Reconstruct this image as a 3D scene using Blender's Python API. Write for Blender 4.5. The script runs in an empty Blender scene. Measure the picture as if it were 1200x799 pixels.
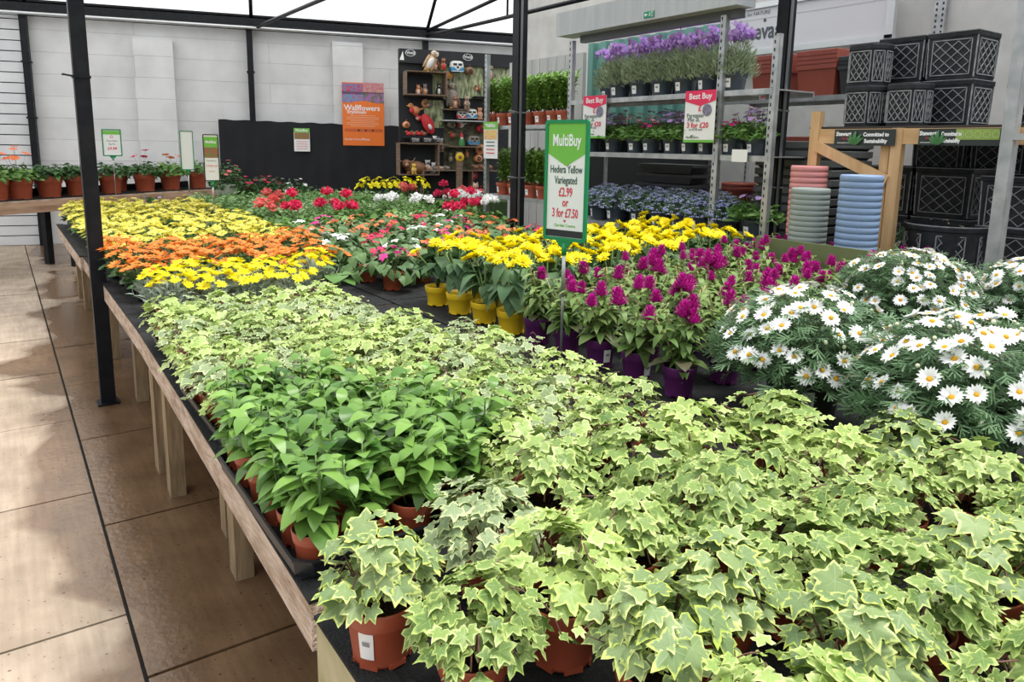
import bpy, math, random
from mathutils import Vector, Matrix, Euler
random.seed(7)
SC = bpy.context.scene
COL = SC.collection
PI = math.pi
# ---------------------------------------------------------------- camera
CAM_H = 1.6; FPX = 854.0; CX = 600.0; CY = 322.1
yaw, pit, rol = -0.612208, 0.174349, 0.016843
_f = Vector((math.cos(yaw)*math.cos(pit), math.sin(yaw)*math.cos(pit), -math.sin(pit)))
_r = Vector((math.sin(yaw), -math.cos(yaw), 0)); _u = _r.cross(_f)
CR = _r*math.cos(rol) + _u*math.sin(rol); CU = _u*math.cos(rol) - _r*math.sin(rol); CF = _f
camd = bpy.data.cameras.new('camera'); cam = bpy.data.objects.new('camera', camd); COL.objects.link(cam)
camd.sensor_width = 36; camd.lens = FPX/1200*36; camd.shift_y = -(399.5-CY)/1200; camd.clip_start = 0.02
mw = Matrix((CR, CU, -CF)).transposed().to_4x4(); mw.translation = Vector((0, 0, CAM_H)); cam.matrix_world = mw
SC.camera = cam
# ---------------------------------------------------------------- light
SC.view_settings.view_transform = 'Standard'; SC.view_settings.look = 'None'
SC.view_settings.gamma = 1.0; SC.view_settings.use_curve_mapping = False
SC.view_settings.exposure = 0.6
w = bpy.data.worlds.new('overcast_sky'); SC.world = w; w.use_nodes = True
nt = w.node_tree; bg = nt.nodes['Background']
tc = nt.nodes.new('ShaderNodeTexCoord'); sp = nt.nodes.new('ShaderNodeSeparateXYZ'); mr = nt.nodes.new('ShaderNodeMapRange')
nt.links.new(tc.outputs['Generated'], sp.inputs[0]); nt.links.new(sp.outputs['Z'], mr.inputs['Value'])
mr.inputs['From Min'].default_value = 0; mr.inputs['From Max'].default_value = 0.9
mr.inputs['To Min'].default_value = 0.34; mr.inputs['To Max'].default_value = 1.2
bg.inputs['Color'].default_value = (0.95, 0.98, 1.0, 1); nt.links.new(mr.outputs[0], bg.inputs['Strength'])
sd = bpy.data.lights.new('hazy_sun', 'SUN'); sd.energy = 2.6; sd.angle = math.radians(28); sd.color = (1, 0.97, 0.92)
so = bpy.data.objects.new('hazy_sun', sd); COL.objects.link(so); so.rotation_euler = (math.radians(16), math.radians(-12), 0)

def ray(px, py): return CF + CR*((px-CX)/FPX) - CU*((py-CY)/FPX)
def G(px, py, x=None, y=None, z=None):
    "the point of the place seen at a pixel, on a plane of known x, y or z"
    d = ray(px, py)
    t = (z-CAM_H)/d.z if z is not None else (x/d.x if x is not None else y/d.y)
    return d*t + Vector((0, 0, CAM_H))
WX, WT = 13.35, 0.28          # rear wall: x = WX + WT*y
def W(px, py, off=0.0):
    d = ray(px, py); t = (WX-off)/(d.x-WT*d.y); return d*t + Vector((0, 0, CAM_H))
WU = Vector((-WT, -1, 0)).normalized(); WN = Vector((-1, WT, 0)).normalized()
WROT = math.atan2(WU.y, WU.x)   # local x runs to the right along the rear wall, local -y faces the viewer

# ---------------------------------------------------------------- materials
MATS = {}
def mat(name, col, rough=.6, metal=0, col2=None, scale=8, bump=0, spec=.5, trans=0, detail=4, bscale=None, stretch=None):
    if name in MATS: return MATS[name]
    m = bpy.data.materials.new(name); m.use_nodes = True; n = m.node_tree; b = n.nodes['Principled BSDF']
    b.inputs['Base Color'].default_value = (*col, 1); b.inputs['Roughness'].default_value = rough
    b.inputs['Metallic'].default_value = metal; b.inputs['Specular IOR Level'].default_value = spec
    if col2 or bump:
        t = n.nodes.new('ShaderNodeTexCoord'); mp = n.nodes.new('ShaderNodeMapping'); n.links.new(t.outputs['Object'], mp.inputs[0])
        if stretch: mp.inputs['Scale'].default_value = stretch
        no = n.nodes.new('ShaderNodeTexNoise'); no.inputs['Scale'].default_value = scale; no.inputs['Detail'].default_value = detail
        n.links.new(mp.outputs[0], no.inputs['Vector'])
        if col2:
            r = n.nodes.new('ShaderNodeValToRGB'); r.color_ramp.elements[0].position = .35; r.color_ramp.elements[1].position = .65
            r.color_ramp.elements[0].color = (*col, 1); r.color_ramp.elements[1].color = (*col2, 1)
            n.links.new(no.outputs['Fac'], r.inputs[0]); n.links.new(r.outputs[0], b.inputs['Base Color'])
        if bump:
            bu = n.nodes.new('ShaderNodeBump'); bu.inputs['Strength'].default_value = bump; bu.inputs['Distance'].default_value = .01
            if bscale:
                n2 = n.nodes.new('ShaderNodeTexNoise'); n2.inputs['Scale'].default_value = bscale; n.links.new(mp.outputs[0], n2.inputs['Vector'])
                n.links.new(n2.outputs['Fac'], bu.inputs['Height'])
            else: n.links.new(no.outputs['Fac'], bu.inputs['Height'])
            n.links.new(bu.outputs[0], b.inputs['Normal'])
    if trans:
        out = n.nodes['Material Output']; mx = n.nodes.new('ShaderNodeMixShader'); tr = n.nodes.new('ShaderNodeBsdfTranslucent')
        tr.inputs[0].default_value = (*col, 1); mx.inputs[0].default_value = trans
        n.links.new(b.outputs[0], mx.inputs[1]); n.links.new(tr.outputs[0], mx.inputs[2]); n.links.new(mx.outputs[0], out.inputs[0])
    MATS[name] = m; return m
def leafmat(name, a, b_, edge=None, edge2=None, e0=.62, e1=.8, rough=.42, trans=.22, mid=None, vein=None):
    "attribute c: R = distance from leaf middle to edge, G = a random number of the leaf, B = along the leaf"
    if name in MATS: return MATS[name]
    m = bpy.data.materials.new(name); m.use_nodes = True; n = m.node_tree; b = n.nodes['Principled BSDF']; L = n.links.new
    at = n.nodes.new('ShaderNodeAttribute'); at.attribute_name = 'c'; s = n.nodes.new('ShaderNodeSeparateColor'); L(at.outputs['Color'], s.inputs[0])
    oi = n.nodes.new('ShaderNodeObjectInfo'); ad = n.nodes.new('ShaderNodeMath'); ad.operation = 'MULTIPLY_ADD'
    ad.inputs[1].default_value = .35; L(oi.outputs['Random'], ad.inputs[0])
    sc = n.nodes.new('ShaderNodeMath'); sc.operation = 'MULTIPLY'; sc.inputs[1].default_value = .65; L(s.outputs[1], sc.inputs[0]); L(sc.outputs[0], ad.inputs[2])
    mx = n.nodes.new('ShaderNodeMix'); mx.data_type = 'RGBA'; L(ad.outputs[0], mx.inputs[0]); mx.inputs[6].default_value = (*a, 1); mx.inputs[7].default_value = (*b_, 1)
    out = mx.outputs[2]
    if edge:
        m2 = n.nodes.new('ShaderNodeMix'); m2.data_type = 'RGBA'; L(s.outputs[1], m2.inputs[0]); m2.inputs[6].default_value = (*edge, 1); m2.inputs[7].default_value = (*(edge2 or edge), 1)
        t = n.nodes.new('ShaderNodeTexCoord'); no = n.nodes.new('ShaderNodeTexNoise'); no.inputs['Scale'].default_value = 110; L(t.outputs['Object'], no.inputs['Vector'])
        q = n.nodes.new('ShaderNodeMath'); q.operation = 'MULTIPLY_ADD'; q.inputs[1].default_value = .9; L(no.outputs['Fac'], q.inputs[0]); L(s.outputs[0], q.inputs[2])
        r = n.nodes.new('ShaderNodeMapRange'); r.inputs['From Min'].default_value = e0+.5; r.inputs['From Max'].default_value = e1+.48; L(q.outputs[0], r.inputs['Value'])
        m3 = n.nodes.new('ShaderNodeMix'); m3.data_type = 'RGBA'; L(r.outputs[0], m3.inputs[0]); L(out, m3.inputs[6]); L(m2.outputs[2], m3.inputs[7]); out = m3.outputs[2]
    if mid:
        r = n.nodes.new('ShaderNodeMapRange'); r.inputs['From Min'].default_value = .0; r.inputs['From Max'].default_value = .35; L(s.outputs[2], r.inputs['Value'])
        m4 = n.nodes.new('ShaderNodeMix'); m4.data_type = 'RGBA'; L(r.outputs[0], m4.inputs[0]); m4.inputs[6].default_value = (*mid, 1); L(out, m4.inputs[7]); out = m4.outputs[2]
    if vein:
        r = n.nodes.new('ShaderNodeMapRange'); r.inputs['From Min'].default_value = .84; r.inputs['From Max'].default_value = 1.0; r.inputs['To Max'].default_value = .6; L(s.outputs[2], r.inputs['Value'])
        m5 = n.nodes.new('ShaderNodeMix'); m5.data_type = 'RGBA'; L(r.outputs[0], m5.inputs[0]); L(out, m5.inputs[6]); m5.inputs[7].default_value = (*vein, 1); out = m5.outputs[2]
    L(out, b.inputs['Base Color']); b.inputs['Roughness'].default_value = rough; b.inputs['Specular IOR Level'].default_value = .32
    tr = n.nodes.new('ShaderNodeBsdfTranslucent'); L(out, tr.inputs[0]); ms = n.nodes.new('ShaderNodeMixShader'); ms.inputs[0].default_value = trans
    L(b.outputs[0], ms.inputs[1]); L(tr.outputs[0], ms.inputs[2]); L(ms.outputs[0], n.nodes['Material Output'].inputs[0])
    MATS[name] = m; return m

# ---------------------------------------------------------------- mesh building
class MB:
    def __init__(s): s.v = []; s.f = []; s.m = []; s.a = []; s.sm = []
    def add(s, vs, fs, mi=0, attr=None, smooth=False):
        o = len(s.v); s.v += [tuple(p) for p in vs]; s.f += [tuple(i+o for i in f) for f in fs]; s.m += [mi]*len(fs); s.sm += [smooth]*len(fs)
        s.a += attr if attr else [(0, .5, .5)]*len(vs); return s
    def box(s, c, d, mi=0, M=None, taper=1.0):
        x, y, z = d[0]/2, d[1]/2, d[2]/2
        vs = [Vector((sx*x*(taper if sz < 0 else 1), sy*y*(taper if sz < 0 else 1), sz*z)) for sz in (-1, 1) for sx, sy in ((-1, -1), (1, -1), (1, 1), (-1, 1))]
        vs = [(M @ p if M else p) + Vector(c) for p in vs]
        r = random.random()
        return s.add(vs, [(3, 2, 1, 0), (4, 5, 6, 7), (0, 1, 5, 4), (1, 2, 6, 5), (2, 3, 7, 6), (3, 0, 4, 7)], mi, [(0, r, .5)]*8)
    def bar(s, a, b, w, h, mi=0):
        "square bar between two points"
        a = Vector(a); b = Vector(b); d = (b-a); z = d.normalized(); up = Vector((0, 0, 1)) if abs(z.z) < .95 else Vector((1, 0, 0))
        x = up.cross(z).normalized(); y = z.cross(x); M = Matrix((x, y, z)).transposed(); return s.box((a+b)/2, (w, h, d.length), mi, M)
    def lathe(s, prof, n=24, c=(0, 0, 0), mi=0, sx=1, sy=1, M=None, smooth=True, wob=None):
        c = Vector(c); vs = []; fs = []
        for r, z in prof:
            for k in range(n):
                a = 2*PI*k/n; rr = r*(wob(a, z) if wob else 1); p = Vector((rr*math.cos(a)*sx, rr*math.sin(a)*sy, z)); vs.append((M @ p if M else p) + c)
        for i in range(len(prof)-1):
            for k in range(n): fs.append((i*n+k, i*n+(k+1) % n, (i+1)*n+(k+1) % n, (i+1)*n+k))
        return s.add(vs, fs, mi, None, smooth)
    def ball(s, c, r, mi=0, n=10, m=6, M=None):
        if not hasattr(r, '__len__'): r = (r, r, r)
        pr = [(math.sin(PI*i/m)*1.0 or 1e-4, -math.cos(PI*i/m)) for i in range(m+1)]
        S = Matrix.Diagonal(Vector(r)); S = M @ S if M else S; return s.lathe(pr, n, c, mi, M=S)
    def tube(s, pts, r, mi=0, n=6, r2=None, cap=True):
        pts = [Vector(p) for p in pts]; N = len(pts); vs = []; fs = []
        for i, p in enumerate(pts):
            d = (pts[min(i+1, N-1)]-pts[max(i-1, 0)]).normalized(); up = Vector((0, 0, 1)) if abs(d.z) < .9 else Vector((1, 0, 0))
            x = up.cross(d).normalized(); y = d.cross(x); rr = r + ((r2 if r2 is not None else r)-r)*i/max(1, N-1)
            for k in range(n): a = 2*PI*k/n; vs.append(p + x*rr*math.cos(a) + y*rr*math.sin(a))
        for i in range(N-1):
            for k in range(n): fs.append((i*n+k, i*n+(k+1) % n, (i+1)*n+(k+1) % n, (i+1)*n+k))
        if cap: fs += [tuple(range(n))[::-1], tuple((N-1)*n+k for k in range(n))]
        return s.add(vs, fs, mi, None, True)
    def leaf(s, L, pos, d, nrm, size, mi=0, wid=1.0):
        "a leaf template L=(verts, faces, R, B) laid at pos with its tip along d and its face along nrm"
        x = Vector(d).normalized(); z = Vector(nrm); z = z - x*z.dot(x)
        if z.length < 1e-3: z = Vector((0.3, 0.2, 1)) - x*x.z
        z.normalize(); y = z.cross(x); p = Vector(pos); g = random.random()
        return s.add([p + x*(a*size) + y*(b*size*wid) + z*(c*size) for a, b, c in L[0]], L[1], mi, [(r, g, t) for r, t in zip(L[2], L[3])], True)
    def mesh(s, name, mats):
        me = bpy.data.meshes.new(name); me.from_pydata(s.v, [], s.f)
        for m in mats: me.materials.append(m)
        if len(mats) > 1: me.polygons.foreach_set('material_index', s.m)
        me.polygons.foreach_set('use_smooth', s.sm)
        at = me.color_attributes.new('c', 'FLOAT_COLOR', 'POINT'); flat = []
        for a in s.a: flat += [a[0], a[1], a[2], 1.0]
        at.data.foreach_set('color', flat); me.update(); return me
    def build(s, name, mats, parent=None, loc=None, rot=None):
        if not isinstance(mats, (list, tuple)): mats = [mats]
        return link(name, s.mesh(name, mats), parent, loc, rot)
def link(name, data, parent=None, loc=None, rot=None):
    o = bpy.data.objects.new(name, data); COL.objects.link(o)
    if parent: o.parent = parent
    if loc is not None: o.location = loc
    if rot is not None: o.rotation_euler = rot
    return o
def tag(o, label, cat, group=None, kind=None):
    o['label'] = label; o['category'] = cat
    if group: o['group'] = group
    if kind: o['kind'] = kind
    return o
def thing(name, label, cat, loc=(0, 0, 0), rz=0, group=None):
    o = link(name, None, None, loc, (0, 0, rz)); o.empty_display_size = .05; return tag(o, label, cat, group)
def struct(name, mb, mats, loc=None, rot=None):
    o = mb.build(name, mats, None, loc, rot); o['kind'] = 'structure'; return o
KIDS = {}
def kids(o):
    if o.name not in KIDS: KIDS[o.name] = list(o.children)
    return KIDS[o.name]
def dup(root, loc, rz=0, label=None, group=None, sc=1.0):
    r = root.copy(); COL.objects.link(r); r.location = loc; r.rotation_euler = (0, 0, rz); r.scale = (sc, sc, sc)
    if label: r['label'] = label
    if group: r['group'] = group
    for ch in kids(root):
        c = ch.copy(); COL.objects.link(c); c.parent = r
        for g in kids(ch): d = g.copy(); COL.objects.link(d); d.parent = c
    return r
USED = set()
def place(protos, loc, rz=None, label=None, group=None, sc=1.0):
    "use a prototype itself the first time, a copy afterwards"
    p = random.choice(protos)
    for q in protos:
        if q.name not in USED: p = q; break
    if rz is None: rz = random.uniform(0, 2*PI)
    if p.name in USED: return dup(p, loc, rz, label, group, sc)
    USED.add(p.name); kids(p)
    for c in kids(p): kids(c)
    p.location = loc; p.rotation_euler = (0, 0, rz); p.scale = (sc, sc, sc)
    if label: p['label'] = label
    if group: p['group'] = group
    return p
ORD = ['first', 'second', 'third', 'fourth', 'fifth', 'sixth', 'seventh', 'eighth', 'ninth', 'tenth', 'eleventh', 'twelfth', 'thirteenth', 'fourteenth', 'fifteenth', 'sixteenth', 'seventeenth', 'eighteenth', 'nineteenth', 'twentieth', 'twenty-first', 'twenty-second', 'twenty-third', 'twenty-fourth']
def text(s, size, m, parent, loc, rot=(PI/2, 0, 0), align='CENTER', name='lettering', sx=1.0, bold=0, sy=1.0):
    cu = bpy.data.curves.new('txt', 'FONT'); cu.body = s; cu.size = size; cu.align_x = align; cu.align_y = 'CENTER'; cu.extrude = .0004; cu.offset = bold; cu.resolution_u = 2
    t = bpy.data.objects.new('txt', cu); COL.objects.link(t); dg = bpy.context.evaluated_depsgraph_get()
    me = bpy.data.meshes.new_from_object(t.evaluated_get(dg)); bpy.data.objects.remove(t); bpy.data.curves.remove(cu)
    me.materials.clear(); me.materials.append(m); o = link(name, me, parent, loc, rot); o.scale = (sx, sy, 1); return o
# ================================================================ the setting
M_black = mat('black_painted_steel', (.005, .006, .009), .45, 0, spec=.22, col2=(.011, .012, .015), scale=14)
M_galv = mat('galvanised_steel', (.36, .38, .39), .42, .65, col2=(.55, .56, .57), scale=9)
M_silver = mat('silver_tube', (.62, .63, .64), .35, .5)
M_white = mat('white_card', (.85, .85, .84), .5)
M_fabric = mat('black_ground_cover', (.009, .0095, .010), .8, 0, spec=.25, col2=(.020, .021, .022), scale=18, bump=.6, bscale=160)
M_soil = mat('potting_soil', (.010, .006, .004), .95, 0, col2=(.045, .026, .016), scale=160, bump=1, spec=.2)
M_terra = mat('terracotta_plastic', (.36, .075, .035), .42, 0, col2=(.42, .095, .045), scale=6)
M_blackpl = mat('black_plastic', (.010, .012, .015), .38, 0, spec=.4, col2=(.018, .021, .024), scale=6)
# floor slabs
def floor_mat():
    m = bpy.data.materials.new('wet_paving_slabs'); m.use_nodes = True; n = m.node_tree; b = n.nodes['Principled BSDF']; L = n.links.new
    t = n.nodes.new('ShaderNodeTexCoord'); at = n.nodes.new('ShaderNodeAttribute'); at.attribute_name = 'c'; s = n.nodes.new('ShaderNodeSeparateColor'); L(at.outputs['Color'], s.inputs[0])
    def noise(sc, det=5, st=None, dist=0):
        no = n.nodes.new('ShaderNodeTexNoise'); no.inputs['Scale'].default_value = sc; no.inputs['Detail'].default_value = det; no.inputs['Distortion'].default_value = dist
        if st: mp = n.nodes.new('ShaderNodeMapping'); mp.inputs['Scale'].default_value = st; L(t.outputs['Object'], mp.inputs[0]); L(mp.outputs[0], no.inputs['Vector'])
        else: L(t.outputs['Object'], no.inputs['Vector'])
        return no.outputs['Fac']
    def ramp(f, p0, c0, p1, c1):
        r = n.nodes.new('ShaderNodeValToRGB'); e = r.color_ramp.elements; e[0].position = p0; e[1].position = p1; e[0].color = (*c0, 1); e[1].color = (*c1, 1); L(f, r.inputs[0]); return r.outputs[0]
    def mix(f, a, b_, mode='MIX'):
        x = n.nodes.new('ShaderNodeMix'); x.data_type = 'RGBA'; x.blend_type = mode
        for q, i in ((f, 0), (a, 6), (b_, 7)):
            if isinstance(q, (int, float)): x.inputs[i].default_value = q
            elif isinstance(q, tuple): x.inputs[i].default_value = (*q, 1)
            else: L(q, x.inputs[i])
        return x.outputs[2]
    dry = ramp(s.outputs[1], 0, (.37, .29, .215), 1, (.45, .36, .28))
    dry = mix(1.0, dry, ramp(noise(5, 8), .3, (.74, .72, .7), .7, (1.1, 1.1, 1.1)), 'MULTIPLY')
    dry = mix(1.0, dry, ramp(noise(3, 6, (1, 14, 1)), .3, (.86, .85, .83), .7, (1.08, 1.08, 1.08)), 'MULTIPLY')
    pits = ramp(noise(55, 2), .27, (.35, .3, .27), .33, (1, 1, 1)); dry = mix(1.0, dry, pits, 'MULTIPLY')
    # wet patches: along the tables (y<-0.2) and in the second row of the far slabs
    sx = n.nodes.new('ShaderNodeSeparateXYZ'); L(t.outputs['Object'], sx.inputs[0])
    mr = n.nodes.new('ShaderNodeMapRange'); L(sx.outputs['Y'], mr.inputs['Value']); mr.inputs['From Min'].default_value = .1; mr.inputs['From Max'].default_value = -.45
    mr.inputs['To Min'].default_value = -.12; mr.inputs['To Max'].default_value = .34
    mx_ = n.nodes.new('ShaderNodeMapRange'); L(sx.outputs['X'], mx_.inputs['Value']); mx_.inputs['From Min'].default_value = 6.5; mx_.inputs['From Max'].default_value = 10; mx_.inputs['To Min'].default_value = 0; mx_.inputs['To Max'].default_value = -.22
    a1 = n.nodes.new('ShaderNodeMath'); a1.operation = 'ADD'; L(mr.outputs[0], a1.inputs[0]); L(mx_.outputs[0], a1.inputs[1])
    a2 = n.nodes.new('ShaderNodeMath'); a2.operation = 'ADD'; L(a1.outputs[0], a2.inputs[0]); L(noise(.9, 4, None, .6), a2.inputs[1])
    wet = n.nodes.new('ShaderNodeMapRange'); L(a2.outputs[0], wet.inputs['Value']); wet.inputs['From Min'].default_value = .52; wet.inputs['From Max'].default_value = .60
    col = mix(wet.outputs[0], dry, mix(1.0, dry, (.44, .34, .25), 'MULTIPLY')); L(col, b.inputs['Base Color'])
    ru = n.nodes.new('ShaderNodeMapRange'); L(wet.outputs[0], ru.inputs['Value']); ru.inputs['To Min'].default_value = .75; ru.inputs['To Max'].default_value = .22; L(ru.outputs[0], b.inputs['Roughness'])
    bu = n.nodes.new('ShaderNodeBump'); bu.inputs['Strength'].default_value = .35; bu.inputs['Distance'].default_value = .006; L(noise(34, 6), bu.inputs['Height']); L(bu.outputs[0], b.inputs['Normal'])
    return m
fl = MB()
fl.box((7, -3, -.07), (20, 12, .1), 1)
def slab(x0, x1, y0, y1):
    g = .006; fl.box(((x0+x1)/2, (y0+y1)/2, -.02+random.uniform(-.002, .002)), (x1-x0-2*g, y1-y0-2*g, .04), 0)
PX = 1.1
rows = [(-.235, -1.30), (-1.30, -2.37), (-2.37, -3.44), (-3.44, -4.5), (-4.5, -5.6), (-5.6, -6.6)]
for j, (a, b) in enumerate(rows):
    x = 0.085 - (.5 if j % 2 else 0)
    while x < 14.5: slab(x, x+1.07, b, a); x += 1.07
for j, (a, b) in enumerate([(.83, -.235), (1.9, .83), (2.97, 1.9)]):
    x = -.62 + (.5 if j % 2 else 0)
    for k in range(15):
        slab(x, x+(1.07), b, a); x += 1.07
fo = struct('floor', fl, [floor_mat(), mat('joint_dirt', (.02, .018, .015), .95)])
# rear wall (painted blockwork)
def block_mat():
    m = bpy.data.materials.new('painted_blockwork'); m.use_nodes = True; n = m.node_tree; b = n.nodes['Principled BSDF']; L = n.links.new
    t = n.nodes.new('ShaderNodeTexCoord'); sp = n.nodes.new('ShaderNodeSeparateXYZ'); cb = n.nodes.new('ShaderNodeCombineXYZ'); L(t.outputs['Object'], sp.inputs[0]); L(sp.outputs['X'], cb.inputs[0]); L(sp.outputs['Z'], cb.inputs[1])
    br = n.nodes.new('ShaderNodeTexBrick'); L(cb.outputs[0], br.inputs['Vector']); br.inputs['Scale'].default_value = 1; br.inputs['Brick Width'].default_value = 3.9; br.inputs['Row Height'].default_value = .318; br.inputs['Mortar Size'].default_value = .006; br.inputs['Mortar Smooth'].default_value = .6
    br.inputs['Color1'].default_value = (.68, .68, .69, 1); br.inputs['Color2'].default_value = (.74, .74, .74, 1); br.inputs['Mortar'].default_value = (.60, .60, .61, 1)
    no = n.nodes.new('ShaderNodeTexNoise'); no.inputs['Scale'].default_value = 2.5; no.inputs['Detail'].default_value = 8; L(t.outputs['Object'], no.inputs['Vector'])
    r = n.nodes.new('ShaderNodeValToRGB'); r.color_ramp.elements[0].position = .3; r.color_ramp.elements[0].color = (.86, .86, .85, 1); r.color_ramp.elements[1].position = .6; L(no.outputs['Fac'], r.inputs[0])
    mx = n.nodes.new('ShaderNodeMix'); mx.data_type = 'RGBA'; mx.blend_type = 'MULTIPLY'; mx.inputs[0].default_value = 1; L(br.outputs['Color'], mx.inputs[6]); L(r.outputs[0], mx.inputs[7]); L(mx.outputs[2], b.inputs['Base Color'])
    b.inputs['Roughness'].default_value = .8
    bu = n.nodes.new('ShaderNodeBump'); bu.inputs['Strength'].default_value = .6; bu.inputs['Distance'].default_value = .01; L(br.outputs['Fac'], bu.inputs['Height']); bu.invert = True; L(bu.outputs[0], b.inputs['Normal'])
    return m
M_block = block_mat(); WROTE = (0, 0, WROT)
W0 = Vector((WX, 0, 0))
def wl(p): "world -> rear wall local (x right, y away from viewer, z)"; q = Vector(p)-W0; return Vector((q.dot(WU), -q.dot(WN), q.z))
wb = MB(); wb.box((3, .15, 1.85), (20, .3, 3.7)); struct('wall_rear', wb, M_block, W0, WROTE)
for i, (a, b) in enumerate([((157, 47), (203, 49)), ((388, 50), (423, 54))]):
    x0, x1 = wl(W(*a)).x, wl(W(*b)).x; tz = W(*a).z
    pb = MB(); pb.box(((x0+x1)/2, -.09, tz/2), (x1-x0, .18, tz)); struct('trim_%d' % (i+1), pb, M_block, W0, WROTE)
# white horizontal boarding on the left of the rear wall
M_board = mat('white_boarding', (.70, .71, .73), .55, col2=(.62, .63, .65), scale=3)
xr = wl(W(31, 100)).x
bd = MB()
for k in range(23): bd.box((xr-1.5, -.05-.004*(k % 2), .075+k*.15), (3.0, .03, .135))
bd.box((xr-1.5, -.02, 1.75), (3.0, .03, 3.4), 1); struct('wall_left', bd, [M_board, M_black], W0, WROTE)
# beams of the roof edge
hb = MB(); hb.box((3, -.09, 3.47), (20, .12, .11)); hb.box((3, -.06, 3.56), (20, .18, .03)); struct('trim_3', hb, M_black, W0, WROTE)
pb = MB(); pb.tube([(-4, -.22, 3.37), (14, -.22, 3.37)], .022, 0, 10); pb.tube([(-4, -.22, 3.335), (14, -.22, 3.335)], .006, 1, 5); tag(pb.build('wall_pipe', [M_silver, M_black], None, W0, WROTE), 'silver pipe running level along the top of the white block wall', 'pipe')
def wallpost(px, label, w=.09):
    x = wl(W(px, 110)).x; m = MB(); m.box((x, -.11, 1.71), (w, .1, 3.42)); o = m.build('steel_post', M_black, None, W0, WROTE); tag(o, label, 'post')
    for z in (1.1, 1.9, 2.7):
        c = MB(); c.box((x, -.11, z), (w+.03, .12, .03)); c.build('clip', M_black, o)
wallpost(37.5, 'black steel post on the rear wall at the end of the white boarding'); wallpost(295, 'black steel post on the rear wall rising behind the black cloth')
wallpost(497, 'black steel post on the rear wall above the ornament display')
# translucent arched roof
M_roof = mat('translucent_roof_sheet', (.88, .89, .9), .5, 0, trans=.85, col2=(.8, .81, .82), scale=1.2)
def roofz(d): t = max(0, min(1, d/4.2)); return 3.58+1.75*math.sin(t*PI/2)
rf = MB(); ns = 16; vs = []; fs = []
for i in range(ns+1):
    d = 4.4*i/ns
    for x in (-5, 14): vs += [(x, -d, roofz(d))]
for i in range(ns): fs.append((2*i, 2*i+1, 2*i+3, 2*i+2))
rf.add(vs, fs); vs2 = []; 
for i in range(ns+1):
    d = 4.4+1.9*i/ns
    for x in (-5, 14): vs2.append((x, -d, roofz(4.4)-1.4*(i/ns)**2))
rf.add(vs2, fs); struct('ceiling', rf, M_roof, W0, WROTE)
def hoop(px, nm):
    x = wl(W(px, 40)).x; m = MB(); m.tube([(x, -.1-d, roofz(d)-.05) for d in [.0, .3, .7, 1.2, 1.8, 2.6, 3.4, 4.2]], .03, 0, 8); tag(m.build('roof_hoop', M_black, None, W0, WROTE), nm, 'roof frame', None)
hoop(295, 'black curved roof hoop springing from the post behind the black cloth'); hoop(499, 'black curved roof hoop springing above the ornament display'); hoop(35, 'black curved roof hoop at the left end over the white boarding')
def tie(a, b, x1, r, nm):
    p = W(*a, .15); q = Vector((p.x-x1, p.y, p.z)); q = Vector((q.x, p.y, p.z + .0)); m = MB(); m.tube([p, q], r, 0, 8); tag(m.build('roof_tie', b, None), nm, 'roof frame')
tie((300, 32), M_black, 6.0, .03, 'grey roof tie tube running forward from above the black cloth')
tie((501, 42), M_black, 6.5, .03, 'lower black roof tie tube above the ornament display')
p = W(501, 36, .15); m = MB(); m.tube([p, (p.x-3.8, p.y, p.z+.38)], .03, 0, 8); m.tube([(p.x-2.4, p.y, p.z-.08), (p.x-2.4, p.y, p.z+.6)], .018, 0, 6); tag(m.build('roof_tie', M_black), 'upper sloping black roof tube with a thin strut above the ornament display', 'roof frame')
# right-hand wall and partitions
M_conc = mat('pale_render', (.56, .55, .53), .85, col2=(.66, .65, .63), scale=4, bump=.3)
rw = MB(); rw.box((3.5, -6.6, 1.9), (11, .2, 3.8)); struct('wall_right', rw, M_conc)
M_teal = mat('teal_sheeting', (.10, .26, .22), .5, col2=(.13, .33, .28), scale=2)
tl = MB(); x = 3.75; k = 0
vs = []; fs = []; x = G(842, 90, y=-5.45).x
while x < 6.35: 
    yy = -5.45 if k % 4 in (0, 1) else -5.41
    vs += [(x, yy, 1.86), (x, yy, 2.72)]; x += (.02 if k % 2 else .08); k += 1
for i in range(len(vs)//2-1): fs.append((2*i, 2*i+2, 2*i+3, 2*i+1))
tl.add(vs, fs); o = struct('wall_partition', tl, M_teal)
dk = MB(); dk.box(((G(842, 90, y=-5.45).x+6.35)/2, -5.46, .93), (6.35-G(842, 90, y=-5.45).x, .05, 1.86)); struct('added_backdrop', dk, mat('dark_backdrop', (.02, .022, .024), .8))  # added dark panel so the space behind the lower shelves looks dark
gp = MB()
for k in range(9): gp.box((6.5+k*.16, -5.45, 1.32), (.152, .05, 2.64))
struct('wall_shed', gp, mat('weathered_pale_boards', (.42, .42, .41), .8, col2=(.54, .54, .52), scale=5, stretch=(1, 1, .2)))
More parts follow.
